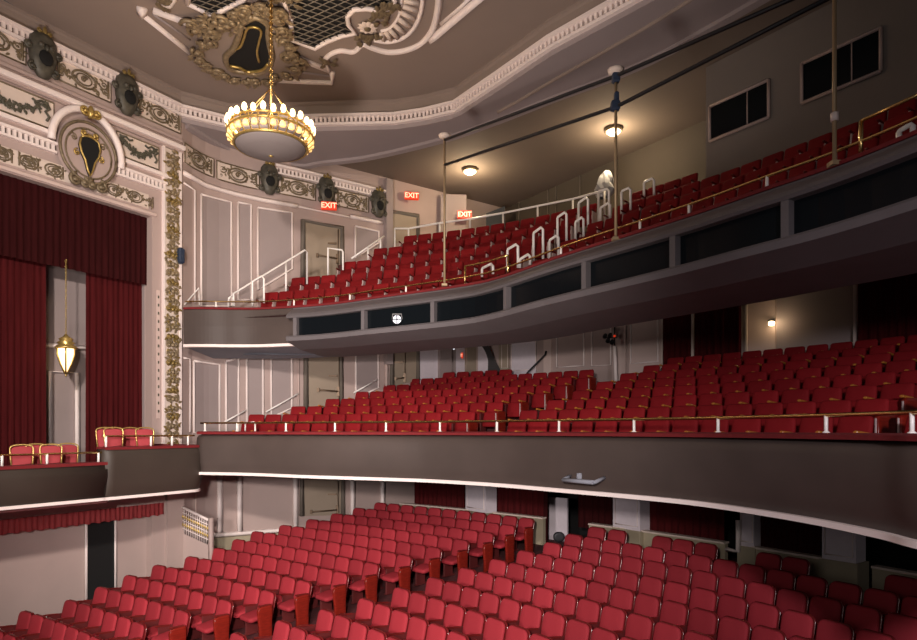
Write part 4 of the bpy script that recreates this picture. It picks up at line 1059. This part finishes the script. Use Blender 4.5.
ctrim(curve_px([(363, 43.5), (373, 48), (388, 51.8), (404, 50.5), (419.6, 44.5), (430, 34), (436, 20), (439, 0), (438, -14)]), .10)
ctrim(curve_px([(374, 40), (388, 42), (403, 38), (414, 28), (421, 12), (423, -6)]), .07); ctrim(curve_px([(381, 31), (390, 28), (398, 18), (401, 6), (402, -6)]), .05)
mb = MB()
for i in range(9):
    a, b = smooth_path([(381, 33), (390, 30), (399, 19), (403, 6), (404, -4)], 4), smooth_path([(384, 40), (398, 38), (410, 27), (417, 11), (419, -4)], 4)
    j = int(i*(len(a)-1)/8.); mb.tube([cpt(*a[j], ZC-.04), cpt(*b[j], ZC-.04)], .055, 5)
tag(mb.build('fluted_fan', M['cream']), 'curved fluted fan moulding on the ceiling beside the rosette', 'moulding')
ctrim([(430, 40), (436, 36), (470, 7), (490, -10)], .13); ctrim([(441, 24), (462, 6), (470, -2)], .06)
c = cpt(367.5, 26.5, ZC-.05); t = thing('ceiling_rosette', 'small pale rosette on the ceiling at the end of the grille', 'rosette', c)
mb = MB()
for i in range(10): leafb(mb, c, EXC, EYC, ENC, (0, 0), 2*PI*i/10, .24, .07, .03)
mb.build('petals', M['cream'], t, recalc=False); MB().lathe([(.07, -.08), (.09, -.04), (.05, 0)], c, 8).build('centre', M['bronze'], t)
mb = MB()
for (x, y) in ((373, 36), (381, 18), (386, 10), (328, 62), (392, 4), (160, 2), (270, 3), (288, 2), (364, 38), (376, 12)):
    o = cpt(x, y, ZC-.05)
    for i in range(9): leafb(mb, o, EXC, EYC, ENC, (rr.uniform(-.12, .12), rr.uniform(-.12, .12)), rr.uniform(0, 2*PI), .22, .06, .04)
tag(mb.build('leaf_sprays', M['bronze'], recalc=False), 'small bronze leaf sprays along the white ceiling mouldings', 'ornament')['kind'] = 'stuff'
# dark ceiling cartouche with ornate bronze frame
dark = [(241.7, 22.7), (255, 17), (267.8, 24.4), (268, 34), (269.6, 45), (272, 57), (267.8, 68), (257, 74), (247, 72), (236, 71), (227.7, 66), (226, 56), (233, 49), (238, 38)]
outl = [(233, 15), (252, 8), (272, 12), (283, 25), (284, 40), (291, 50), (298, 62), (291, 72), (276, 78), (262, 82), (246, 81), (229, 78), (217, 72), (206, 66), (198, 60), (200, 48), (209, 42), (208, 33), (220, 27), (230, 24)]
c = cpt(250, 48); t = thing('ceiling_cartouche', 'dark bell shaped ceiling cartouche in an ornate bronze frame', 'cartouche', c)
P = [cpt(x, y, ZC-.03) for x, y in outl]; MB().add(P+[p-Vector((0, 0, .06)) for p in P], [tuple(range(len(P), 2*len(P)))]+[(i, (i+1) % len(P), len(P)+(i+1) % len(P), len(P)+i) for i in range(len(P))]).build('backing', M['ceil'], t)
P = [cpt(x, y, ZC-.13) for x, y in dark]; MB().add(P, [tuple(range(len(P)))]).build('shield', M['black'], t, recalc=False)
mb = MB(); mb.tube([cpt(x, y, ZC-.13) for x, y in smooth_path(dark+dark[:1], 3)], .075, 5)
so = smooth_path(outl+outl[:1], 3)
for i, (x, y) in enumerate(so[:-1]):
    o = cpt(x, y, ZC-.12)
    if i % 2 == 0: spiral(mb, o, EXC*(1 if i % 4 else -1), EYC, ENC, (0, 0), .17, 1.2, rr.uniform(0, 6), .05, 1, 12, .03)
    for k in range(2): leafb(mb, o, EXC, EYC, ENC, (rr.uniform(-.16, .16), rr.uniform(-.16, .16)), rr.uniform(0, 2*PI), .22, .05, .05)
for x, y in ((196, 30), (203, 24), (190, 24), (212, 36), (214, 20), (288, 56), (296, 58), (303, 62), (242, 12), (262, 6), (280, 14), (286, 34), (222, 20)):
    o = cpt(x, y, ZC-.12); spiral(mb, o, EXC, EYC, ENC, (0, 0), .20, 1.2, rr.uniform(0, 6), .05, 1, 12, .03)
    for k in range(3): leafb(mb, o, EXC, EYC, ENC, (rr.uniform(-.16, .16), rr.uniform(-.16, .16)), rr.uniform(0, 2*PI), .22, .05, .05)
mb.build('scroll_frame', M['bronze_lit'], t, recalc=False)
mb = MB(); mb.tube([cpt(x, y, ZC-.16) for x, y in smooth_path([(232, 50), (240, 47), (244, 38), (247, 29), (254, 27), (261, 31), (259, 42), (257, 52), (259, 62)], 4)], .03, 5)
mb.tube([cpt(x, y, ZC-.16) for x, y in smooth_path([(230, 66), (240, 68), (248, 72), (262, 70), (268, 64)], 4)], .04, 5); mb.build('gilt_line', M['gold'], t)

# ------------------------------------------------------------------ chandelier
CHY = 13.0; cc_ = at(271, 134.5, CHY)
t = thing('chandelier', 'round brass chandelier ringed with glowing bulbs over the far seats', 'chandelier', cc_)
MB().lathe([(.005, -.44), (.25, -.41), (.5, -.36), (.68, -.28), (.70, -.24)], cc_, 40).build('bowl', M['bowl'], t)
mb = MB()
for (r, z, w) in ((.72, -.24, .028), (.83, -.02, .026), (.80, .09, .022)):
    mb.tube([cc_+Vector((r*math.cos(a), r*math.sin(a), z)) for a in [2*PI*i/48 for i in range(49)]], w, 6)
for i in range(28):
    a = 2*PI*i/28; d = Vector((math.cos(a), math.sin(a), 0))
    mb.tube([cc_+d*.72+Vector((0, 0, -.24)), cc_+d*.84+Vector((0, 0, -.12)), cc_+d*.86+Vector((0, 0, .06))], .014, 5)
mb.lathe([(.02, -.46), (.05, -.445), (.03, -.43)], cc_, 10)
mb.build('ring_frame', M['gold'], t)
b0 = MB().lathe([(.008, -.07), (.04, -.055), (.055, 0), (.04, .06), (.006, .09)], (0, 0, 0), 8).build('bulb', M['bulb'], origin=False)
s0_ = MB().lathe([(.022, .05), (.05, .03), (.062, -.03), (.055, -.055)], (0, 0, 0), 8).build('glass_shade', M['shade'], origin=False)
bm_, sm_ = b0.data, s0_.data; bpy.data.objects.remove(b0); bpy.data.objects.remove(s0_)
for i in range(28):
    a = 2*PI*(i+.5)/28; d = Vector((math.cos(a), math.sin(a), 0))
    o = bpy.data.objects.new('bulb', bm_); COL.objects.link(o); o.parent = t; o.location = d*.84+Vector((0, 0, .14+.03*(i % 2)))
    o = bpy.data.objects.new('glass_shade', sm_); COL.objects.link(o); o.parent = t; o.location = d*.80+Vector((0, 0, -.10))
top = Vector((cc_.x, cc_.y, EZ+ZC)); zc1 = .95
mb = MB(); mb.tube([cc_+Vector((0, 0, .1)), top], .025, 6)
n = 34
for i in range(n):
    z0 = cc_.z+zc1+(top.z-cc_.z-zc1)*i/n; z1 = cc_.z+zc1+(top.z-cc_.z-zc1)*(i+1.2)/n; dd = Vector((.04, 0, 0)) if i % 2 else Vector((0, .04, 0)); c = Vector((cc_.x, cc_.y, (z0+z1)/2)); h = (z1-z0)/2
    mb.tube([c+dd*math.cos(a)+Vector((0, 0, h*math.sin(a))) for a in [2*PI*j/8 for j in range(9)]], .012, 4)
for i in range(5):
    a = 2*PI*i/5+.5; mb.tube([cc_+Vector((0, 0, zc1)), cc_+Vector((.72*math.cos(a), .72*math.sin(a), .1))], .010, 4)
mb.build('chain', M['brass'], t)
MB().lathe([(.02, -.25), (.12, -.18), (.22, -.05), (.24, 0)], top, 14).build('ceiling_rose', M['bronze'], t)

# ceiling lamps of the balcony
def dome_lamp(px, py, label):
    Y = 8.42*F/(HY-py); c = at(px, py, Y)
    t = thing('ceiling_lamp', label, 'ceiling lamp', c)
    MB().lathe([(.02, -.11), (.13, -.09), (.20, -.03), (.21, .0)], c, 16).build('glass_dome', M['dome'], t)
    MB().lathe([(.23, -.02), (.25, .0), (.25, .07), (.22, .08)], c, 16).build('rim', M['bronze'], t)
    l = bpy.data.lights.new('lamp', 'POINT'); l.energy = 115; l.color = (1, .78, .5); l.shadow_soft_size = .12; o = bpy.data.objects.new('lamp_light', l); COL.objects.link(o); o.location = c-Vector((0, 0, .50)); return c
dome_lamp(470, 171, 'glowing dome ceiling lamp right of the first tall pole'); dome_lamp(613.5, 131, 'glowing dome ceiling lamp behind the second tall pole')

# ------------------------------------------------------------------ lighting poles on the balcony edge
tops = []
for px, pt, pb, lab in ((444.5, 136, 286, 'tall thin pole on the balcony edge, leftmost of three'), (615.8, 71, 240, 'tall thin pole on the balcony edge with clamps, middle of three'), (834.5, -25, 165, 'tall thin pole on the balcony edge, rightmost of three')):
    q = hit(offset(BF, -.02), px); Y = q.y; t = thing('lighting_pole', lab, 'pole', at(px, pb, Y))
    MB().tube([at(px, pb, Y), at(px, pt, Y)], .025, 8).build('shaft', M['pole'], t)
    MB().lathe([(.03, -.05), (.12, -.03), (.14, .02), (.04, .05)], at(px, pt, Y), 10).build('flange', M['cream'], t)
    MB().box(at(px, pb-1, Y), (.12, .12, .05)).build('foot', M['pole'], t); tops.append((px, pt, Y))
    if px > 600 and px < 700:
        for (x, y, sz) in ((px-.5, 106, (.14, .14, .16)), (px+.6, 98, (.07, .10, .20)), (px, 78, (.12, .12, .16))): MB().box(at(x, y, Y), sz, None, .02).build('clamp', M['blue'], t)
    if px > 800: MB().tube([at(px, 113, Y), at(px, 121, Y)], .045, 8).build('collar', M['white'], t)
def pipe(label, off, col):
    pts = [at(px, off[i], Y) for i, (px, pt, Y) in enumerate(tops)]
    tag(MB().tube(smooth_path([tuple(p.xy) for p in pts], 2) and [pts[0]+(pts[1]-pts[0])*u for u in (0, .5, 1)]+[pts[1]+(pts[2]-pts[1])*u for u in (.5, 1)], .03, 6).build('lighting_pipe', M[col]), label, 'pipe')
pipe('dark upper lighting pipe joining the tops of the tall poles', (140, 76, -20), 'iron')
pipe('dark lower lighting pipe clamped between the tall poles', (165, 107, -5), 'iron')

# shrouded follow spot at the end of the cross aisle
q = hit(offset(BAL, Bd0+Bdr*4+1.0), 604); Y = q.y
t = thing('follow_spot', 'follow spot wrapped in white plastic behind the second tall pole', 'spotlight', at(605, 214, Y))
mb = MB(); r2 = random.Random(5); rows = []
for i, (py, w) in enumerate(((171, 3), (174, 6), (179, 8), (185, 9.5), (190, 10), (195, 9), (198, 7))):
    row = []
    for k in range(14):
        a = 2*PI*k/14; rad = w*Y/F*r2.uniform(.75, 1.1); row.append(at(604+(6-i)*.5, py, Y)+Vector((math.cos(a)*rad, math.sin(a)*rad*.8, r2.uniform(-.02, .02))))
    rows.append(row)
for a, b in zip(rows, rows[1:]): mb.strip(a+a[:1], b+b[:1])
mb.add(rows[0], [tuple(range(14))]); mb.build('plastic_cover', M['plastic'], t, recalc=False)
MB().tube([at(604, 196, Y), at(604, 222, Y)], .03, 6).build('stand', M['iron'], t)

# ------------------------------------------------------------------ mezzanine rear wall
MBK = clip(offset(MEZ, Md0+Mdr*8+.35))
def mp(px): return hit(MBK, px)
def mseg(name, x0, x1, z0, z1, m, kind='structure', off=0., th=.1, label=None, cat=None, parent=None):
    L = arclen(MBK); s0 = len_of(MBK, L, mp(x0)); s1 = len_of(MBK, L, mp(x1)); P = offset(sub(MBK, s0, s1, .5), off)
    mb = MB(); mb.sweep(P, [(0, z0), (0, z1), (th, z1), (th, z0)], close=True); o = mb.build(name, M[m], parent)
    if parent is None:
        if kind: struct(o, label)
        else: tag(o, label, cat)
    return o
def mframe(x0, x1, yt, yb, w=.03, off=-.02, m='white'):
    trim_n[0] += 1; L = arclen(MBK); s0 = len_of(MBK, L, mp(x0)); s1 = len_of(MBK, L, mp(x1)); P = offset(sub(MBK, s0, s1, .4), off)
    Y0 = P[0][1]; Y1 = P[-1][1]; zt = (zat(yt[0], Y0)+zat(yt[1], Y1))/2; zb = (zat(yb[0], Y0)+zat(yb[1], Y1))/2
    mb = MB(); pts = [W3(p, zt) for p in P]+[W3(p, zb) for p in P[::-1]]+[W3(P[0], zt)]; mb.tube(pts, w, 4); return struct(mb.build('trim_%d' % trim_n[0], M[m]))
ZM0, ZM1 = .6, 3.72
mseg('wall_mezzanine_back', 418, 960, ZM0, ZM1, 'wall', off=.05)
for i, (x0, x1, m, off) in enumerate(((478, 488, 'lav', 0), (499, 509, 'wall_tan', -.03), (511.5, 536, 'lav', -.02), (543.5, 551.5, 'wall_warm', 0), (618, 627, 'wall_warm', -.12), (629, 662, 'wall_warm', 0), (663, 666, 'cream', -.15), (747, 775, 'wall_warm', 0), (777, 858, 'field', -.03))):
    mseg('wall_panel_%d' % (i+1), x0, x1, ZM0, ZM1, m, off=off, th=.06)
for i, (x0, x1, m, inn) in enumerate(((419, 437, 'lav', .05), (437, 448.5, 'field', .22), (448.5, 455, 'field', .06), (455, 464, 'lav', .05), (464.5, 475, 'wall_tan', .16), (475.5, 480, 'lav', .05))):
    A = [wpt(x0+(x1-x0)*k/3, 400, inn) for k in range(4)]; mb = MB()
    lo = [Vector((p.x, p.y, EZ+.7)) for p in A]; hi = [Vector((p.x, p.y, EZ+3.4)) for p in A]; mb.strip(lo, hi)
    for e in (0, 3): q = wpt((x0, x1)[e > 0], 400, 0.); mb.quad(Vector((q.x, q.y, EZ+.7)), lo[e], hi[e], Vector((q.x, q.y, EZ+3.4)))
    struct(mb.build('wall_pier_%d' % (i+1), M[m], recalc=False))
mframe(557, 584, (325, 324), (366, 367)); mframe(592, 611, (321, 319), (366, 365)); mframe(631, 658, (312, 309), (363, 362), .035); mframe(502, 508, (344, 344), (368, 368), .02); mframe(511.5, 536, (344, 340), (371, 369), .02)
struct(mseg('trim_mezzanine_post', 746.5, 748.5, ZM0, ZM1, 'cream', off=-.12, th=.08))
L = arclen(MBK)
def mcurt(x0, x1, label, m='curtain_lit', off=-.25):
    s0 = len_of(MBK, L, mp(x0)); s1 = len_of(MBK, L, mp(x1)); curtain('curtain', label, offset(sub(MBK, s0, s1, .3), off), ZM1-.01, .55, m, .04, .2, 'mezzanine rear curtains')
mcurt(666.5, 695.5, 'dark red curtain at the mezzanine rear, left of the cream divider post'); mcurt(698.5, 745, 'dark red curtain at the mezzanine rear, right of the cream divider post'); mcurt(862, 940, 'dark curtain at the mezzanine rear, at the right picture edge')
tag(mseg('divider_post', 695.8, 698, ZM0+.2, ZM1, 'cream', None, -.32, .06, 'x', 'y'), 'slim cream divider post between the mezzanine rear curtains', 'post')
tag(mseg('divider_post', 858.5, 861, ZM0+.2, ZM1, 'cream', None, -.32, .06, 'x', 'y'), 'slim cream divider post right of the grey mezzanine rear panel', 'post')
# sconce
q = mp(771.5)+Vector((-.05, -.12)); c = at(771.5, 323.5, q.y)
t = thing('wall_sconce', 'small glowing wall sconce with dark cap at the mezzanine rear', 'wall lamp', c-EZV*.1)
MB().box(c, (.13, .10, .12), None, .02).build('glass', M['dome'], t); MB().box(c+EZV*.085, (.15, .12, .05), None, .01).build('cap', M['iron'], t); MB().box(c+Vector((.02, .08, 0)), (.05, .08, .05)).build('arm', M['iron'], t)
l = bpy.data.lights.new('sconce', 'POINT'); l.energy = 5; l.color = (1, .75, .45); l.shadow_soft_size = .05; o = bpy.data.objects.new('sconce_light', l); COL.objects.link(o); o.location = c+Vector((-.05, -.25, -.02))
# twin head emergency light, exit sign, dark handrails of the vomitory
q = mp(450)+Vector((0, -.35)); c = at(450.5, 349.5, q.y); t = thing('emergency_light', 'twin head emergency light on the mezzanine rear pilaster', 'light', c)
for dx in (-.10, .10): MB().lathe([(.03, .05), (.06, 0), (.055, -.01)], c+Vector((dx, -.05, .02)), 10, mtx=Matrix.Rotation(PI/2, 3, 'X')).build('lamp_head', M['spot'], t)
MB().box(c-EZV*.08, (.20, .08, .10), None, .01).build('battery_box', M['white'], t)
q = mp(461)+Vector((0, -.2)); c = at(460.8, 355.5, q.y)
t = thing('exit_sign', 'small red illuminated EXIT sign at the mezzanine rear', 'sign', c-EZV*.1)
MB().box(c, (.17, .07, .20), None, .01).build('case', M['exit_red'], t)
o = bpy.data.objects.new('lettering', TXT); COL.objects.link(o); o.parent = t; o.scale = (.26, .6, 1); o.location = (0, -.04, .10); o.rotation_euler = (PI/2, 0, 0)
Ym = mp(490).y-.3
mb = MB(); A = [at(x, y, Ym) for x, y in smooth_path([(476, 340), (483, 341.5), (489, 347), (494, 358), (500, 369), (503, 376)], 4)]; Bq = [at(x, y, Ym) for x, y in smooth_path([(476, 342), (482, 346), (486, 353), (488, 360), (488, 369), (488, 378)], 4)]
n = min(len(A), len(Bq)); mb.strip(A[:n], Bq[:n]); mb.strip([p+Vector((0, .12, 0)) for p in A[:n]], [p+Vector((0, .12, 0)) for p in Bq[:n]]); mb.strip(A[:n], [p+Vector((0, .12, 0)) for p in A[:n]]); mb.strip(Bq[:n], [p+Vector((0, .12, 0)) for p in Bq[:n]])
tag(mb.build('drape', M['soffit_dark'], recalc=False), 'dark tied back drape at the mezzanine rear doorway', 'drape')
Ym = mp(535).y-.35
t = thing('stair_handrail', 'dark sloping stair handrail at the mezzanine rear passage', 'handrail', at(527, 374, Ym))
MB().tube([at(525, 376, Ym), at(529, 371, Ym), at(540, 360, Ym), at(545, 355, Ym), at(546, 351, Ym)], .035, 6).build('rail', M['iron'], t)
# light stand at the head of the mezzanine aisle
Ym = mp(615).y-1.3
t = thing('light_stand', 'stage light stand with white pole and dark lamps at mezzanine rear', 'light stand', at(615.5, 383, Ym))
MB().tube([at(614.5, 346, Ym), at(616, 384, Ym)], .055, 8).build('pole', M['white'], t)
MB().tube([at(614.5, 322, Ym), at(614.5, 346, Ym)], .02, 6).build('upper_pole', M['iron'], t)
MB().tube([at(603, 338, Ym), at(617, 337, Ym)], .018, 6).build('cross_bar', M['iron'], t)
for x, y in ((605, 336), (610, 335.5), (608, 340.5), (612, 342)): MB().lathe([(.03, .10), (.055, .06), (.07, -.05), (.06, -.06)], at(x, y, Ym), 10, mtx=Matrix.Rotation(1.1, 3, 'X')).build('lamp_head', M['iron'], t)
MB().box(at(614.5, 336, Ym-.06), (.06, .05, .06), None, .01).build('red_clamp', M['exit_red'], t)
# half walls closing the stair well between the two blocks
for k, (x0, x1, m) in enumerate(((586, 617, 'field'), (617, 640, 'wall_warm'))):
    pass

# ------------------------------------------------------------------ rear of the orchestra
RW = 32.75
def rpath(x0, x1, R): a0, a1 = ang_px(R, x0), ang_px(R, x1); n = max(2, int(abs(a0-a1)*R*PI/180/.3)); return [(C1.x+R*math.cos(math.radians(a0+(a1-a0)*i/n)), C1.y+R*math.sin(math.radians(a0+(a1-a0)*i/n))) for i in range(n+1)]
def dado(n, x0, x1, R=RW, zt=-2.46):
    mb = MB(); mb.sweep(rpath(x0, x1, R), [(0, -3.3), (0, zt), (.12, zt), (.12, -3.3)], close=True); struct(mb.build('wall_rear_dado_%d' % n, M['cream_low']))
    mb = MB(); mb.sweep(rpath(x0, x1, R), [(-.04, zt), (-.04, zt+.04), (.16, zt+.04), (.16, zt)], close=True); struct(mb.build('trim_rear_dado_%d' % n, M['cream']))
for i, (x0, x1) in enumerate(((400, 466), (466, 543), (589, 725), (752, 822), (872, 935))): dado(i+1, x0, x1)
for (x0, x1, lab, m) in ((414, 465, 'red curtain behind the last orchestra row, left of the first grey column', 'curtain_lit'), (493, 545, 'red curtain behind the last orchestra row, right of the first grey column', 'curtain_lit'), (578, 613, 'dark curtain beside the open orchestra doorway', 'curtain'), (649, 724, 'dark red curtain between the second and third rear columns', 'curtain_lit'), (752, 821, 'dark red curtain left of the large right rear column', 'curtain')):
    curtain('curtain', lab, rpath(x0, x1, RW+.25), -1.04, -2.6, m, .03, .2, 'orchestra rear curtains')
curtain('curtain', 'dark curtain tied at the left side of the orchestra doorway', rpath(544, 549, RW+.2), -1.04, -3.2, 'curtain', .05, .15, 'orchestra rear curtains')
struct(MB().sweep(rpath(380, 950, RW+2.2), [(0, -3.4), (0, -1.0), (.1, -1.0), (.1, -3.4)], close=True).build('wall_orchestra_back', M['black']))
mb = MB(); mb.sweep(rpath(548.5, 567, RW+.9), [(0, -3.3), (0, -1.95), (.06, -1.95), (.06, -3.3)], close=True); struct(mb.build('door_7', M['lav']))
tag(MB().slab(rrect(.30, .26, .12, 4), -.06, .06, .03).build('waste_bin', M['iron']), 'dark rounded bin standing in the open orchestra doorway', 'bin').location = W3(rpath(559, 562, RW-.35)[0], -2.95)
def column(px0, px1, pxr, label, zb=-2.44, depth=.40):
    a = rpath(px0, px0+1, RW)[0]; a = Vector(a)
    # front face runs across the house, side face runs back along the axis
    th = math.atan2(U_AX.y, U_AX.x)
    tq = (px1-CX)/F; s = (tq*a.y-a.x)/(U_AX.x-tq*U_AX.y); w = s
    c = a+U_AX*w/2+B_AX*depth/2
    Rm = Matrix.Rotation(th, 3, 'Z')
    t = thing('square_column', label, 'column', W3(c, -3.25), 0, 'square rear columns')
    MB().box(W3(c, (zb-1.03)/2), (w, depth, -1.03-zb), Rm).build('shaft', M['lav'], t)
    MB().box(W3(c, (zb-3.25)/2), (w+.08, depth+.08, zb+3.25), Rm).build('base', M['cream_low'], t)
    mb = MB(); f = a-B_AX*.01; zt = -1.15
    for ins in (.09,): mb.tube([W3(f+U_AX*(w*ins), zb+.10), W3(f+U_AX*(w*(1-ins)), zb+.10), W3(f+U_AX*(w*(1-ins)), zt), W3(f+U_AX*(w*ins), zt), W3(f+U_AX*(w*ins), zb+.1)], .015, 4)
    mb.build('panel_moulding', M['white'], t)
column(465.5, 486, 493, 'first grey square column behind the orchestra, between red curtains')
column(613, 640, 648, 'second grey square column behind the orchestra')
column(740, 754, 756, 'narrow third grey square column behind the orchestra')
column(822, 856, 876, 'large right grey square column behind the orchestra')
p = rpath(726, 738, RW-.1); mb = MB(); mb.tube([W3(p[0], -2.55), W3(p[-1], -2.55), W3(p[-1], -1.9)], .06, 4); tag(mb.build('picture_frame', M['white']), 'corner of a white frame left of the third rear column', 'frame')

# balustrade of the side stair beside the box
t = thing('stair_balustrade', 'white stair balustrade with gold pattern beside the side box', 'railing', at(197, 560, 17.0))
g = [at(182, 507, 17.0), at(208.5, 520, 16.8)]; bt = [at(182, 533, 17.0), at(208.5, 545, 16.8)]
MB().tube(g, .035, 6).build('rail', M['white'], t)
MB().strip([at(182, 533, 17.02), at(208.5, 545, 16.82)], [at(182, 572, 17.02), at(208.5, 572, 16.82)]).build('stringer', M['wall'], t, recalc=False)
mb = MB()
for i in range(13):
    u = i/12; a = g[0].lerp(g[1], u); b = bt[0].lerp(bt[1], u); mb.tube([a, b], .012, 4)
for v in (.2, .5, .8): mb.tube([g[0].lerp(bt[0], v), g[1].lerp(bt[1], v)], .012, 4)
mb.build('baluster', M['white'], t)
mb = MB()
for i in range(12):
    for v in (.35, .65):
        u = (i+.5)/12; c = g[0].lerp(g[1], u).lerp(bt[0].lerp(bt[1], u), v); mb.lathe([(.005, -.06), (.04, 0), (.005, .06)], c, 6)
mb.build('gilt_pattern', M['gold'], t)
p = at(211, 556, 16.75); MB().tube([Vector((p.x, p.y, at(211, 572, 16.75).z)), at(211, 518, 16.75)], .07, 4).build('newel_post', M['wall'], t)

# bracket on the mezzanine fascia
q = hit(offset(MF, -.13), 583); Y = q.y
t = thing('pipe_bracket', 'grey pipe bracket projecting from the mezzanine fascia', 'bracket', at(583, 482, Y))
a, b = at(561, 479.5, hit(offset(MF, -.25), 561).y), at(604, 478, hit(offset(MF, -.25), 604).y)
c, d = at(568, 474.5, hit(offset(MF, -.05), 568).y), at(604, 475, hit(offset(MF, -.03), 604).y)
a2 = at(563, 480, hit(offset(MF, -.3), 563).y); b2 = at(594, 482.5, hit(offset(MF, -.3), 594).y)
MB().tube([a2, b2], .035, 8).build('cross_pipe', M['soffit'], t)
MB().tube([at(571, 475.5, hit(offset(MF, .0), 571).y), a2], .03, 6).build('arm', M['soffit'], t); MB().tube([at(605, 477.5, hit(offset(MF, .0), 605).y), b2], .03, 6).build('arm', M['soffit'], t)
MB().box(at(579, 476, hit(offset(MF, -.03), 579).y), (.08, .08, .10), None, .01).build('mount', M['soffit'], t)

# ------------------------------------------------------------------ camera, light, world
cam = bpy.data.cameras.new('camera'); co = bpy.data.objects.new('camera', cam); COL.objects.link(co)
co.location = (0, 0, EZ); co.rotation_euler = (PI/2, 0, 0)
cam.sensor_fit = 'HORIZONTAL'; cam.sensor_width = 36; cam.lens = 36*F/917
cam.shift_y = (HY-320)/917; cam.shift_x = 0; cam.clip_start = .05; cam.clip_end = 200
scn.camera = co
def spot(loc, target, energy, col, size, ang, blend):
    l = bpy.data.lights.new('spot', 'SPOT'); l.energy = energy; l.color = col; l.shadow_soft_size = size; l.spot_size = math.radians(ang); l.spot_blend = blend
    o = bpy.data.objects.new('unseen_spot', l); COL.objects.link(o); o.location = (loc[0], loc[1], loc[2]+EZ)
    d = Vector((target[0], target[1], target[2]+EZ))-o.location; o.rotation_euler = d.to_track_quat('-Z', 'Y').to_euler(); return o
def area(loc, target, energy, col, sx, sy):
    l = bpy.data.lights.new('area', 'AREA'); l.energy = energy; l.color = col; l.shape = 'RECTANGLE'; l.size = sx; l.size_y = sy
    o = bpy.data.objects.new('fill_light', l); COL.objects.link(o); o.location = (loc[0], loc[1], loc[2]+EZ)
    d = Vector((target[0], target[1], target[2]+EZ))-o.location; o.rotation_euler = d.to_track_quat('-Z', 'Y').to_euler(); return o
spot((-3.0, -1.0, 4.6), (-7.5, 16.5, 1.2), 7900, (1., .87, .79), .3, 60, 1.)
spot((-1.0, -.8, .95), (-2.6, 17, -2.0), 6300, (1., .88, .83), .25, 68, 1.)  # camera flash, height inferred from the shadow behind the balcony lip
spot((-5.0, 1.0, .3), (-2.8, 14, -3.4), 3200, (1., .89, .86), .4, 62, 1.)
spot((-4.0, 2.0, -2.5), (-3.0, 14.0, 8.5), 5600, (1., .85, .77), .8, 76, 1.)  # added uplight that brightens the ceiling, not a lamp of the house
spot((2.2, -2.5, 1.6), (6.6, 11, -2.6), 2300, (1., .90, .96), .3, 60, 1.)  # added fill, out of view, brightening the right of the mezzanine
area((-7, -5, 2.0), (-2, 14, 1), 190, (1., .90, .86), 6, 4)
l = bpy.data.lights.new('chandelier', 'POINT'); l.energy = 120; l.color = (1, .76, .5); l.shadow_soft_size = .7
o = bpy.data.objects.new('chandelier_light', l); COL.objects.link(o); o.location = cc_+Vector((0, 0, .55))
w = bpy.data.worlds.new('world'); scn.world = w; w.use_nodes = True
w.node_tree.nodes['Background'].inputs[0].default_value = (.9, .85, .85, 1); w.node_tree.nodes['Background'].inputs[1].default_value = .075
scn.view_settings.view_transform = 'Standard'; scn.view_settings.look = 'None'; scn.view_settings.exposure = 0.0
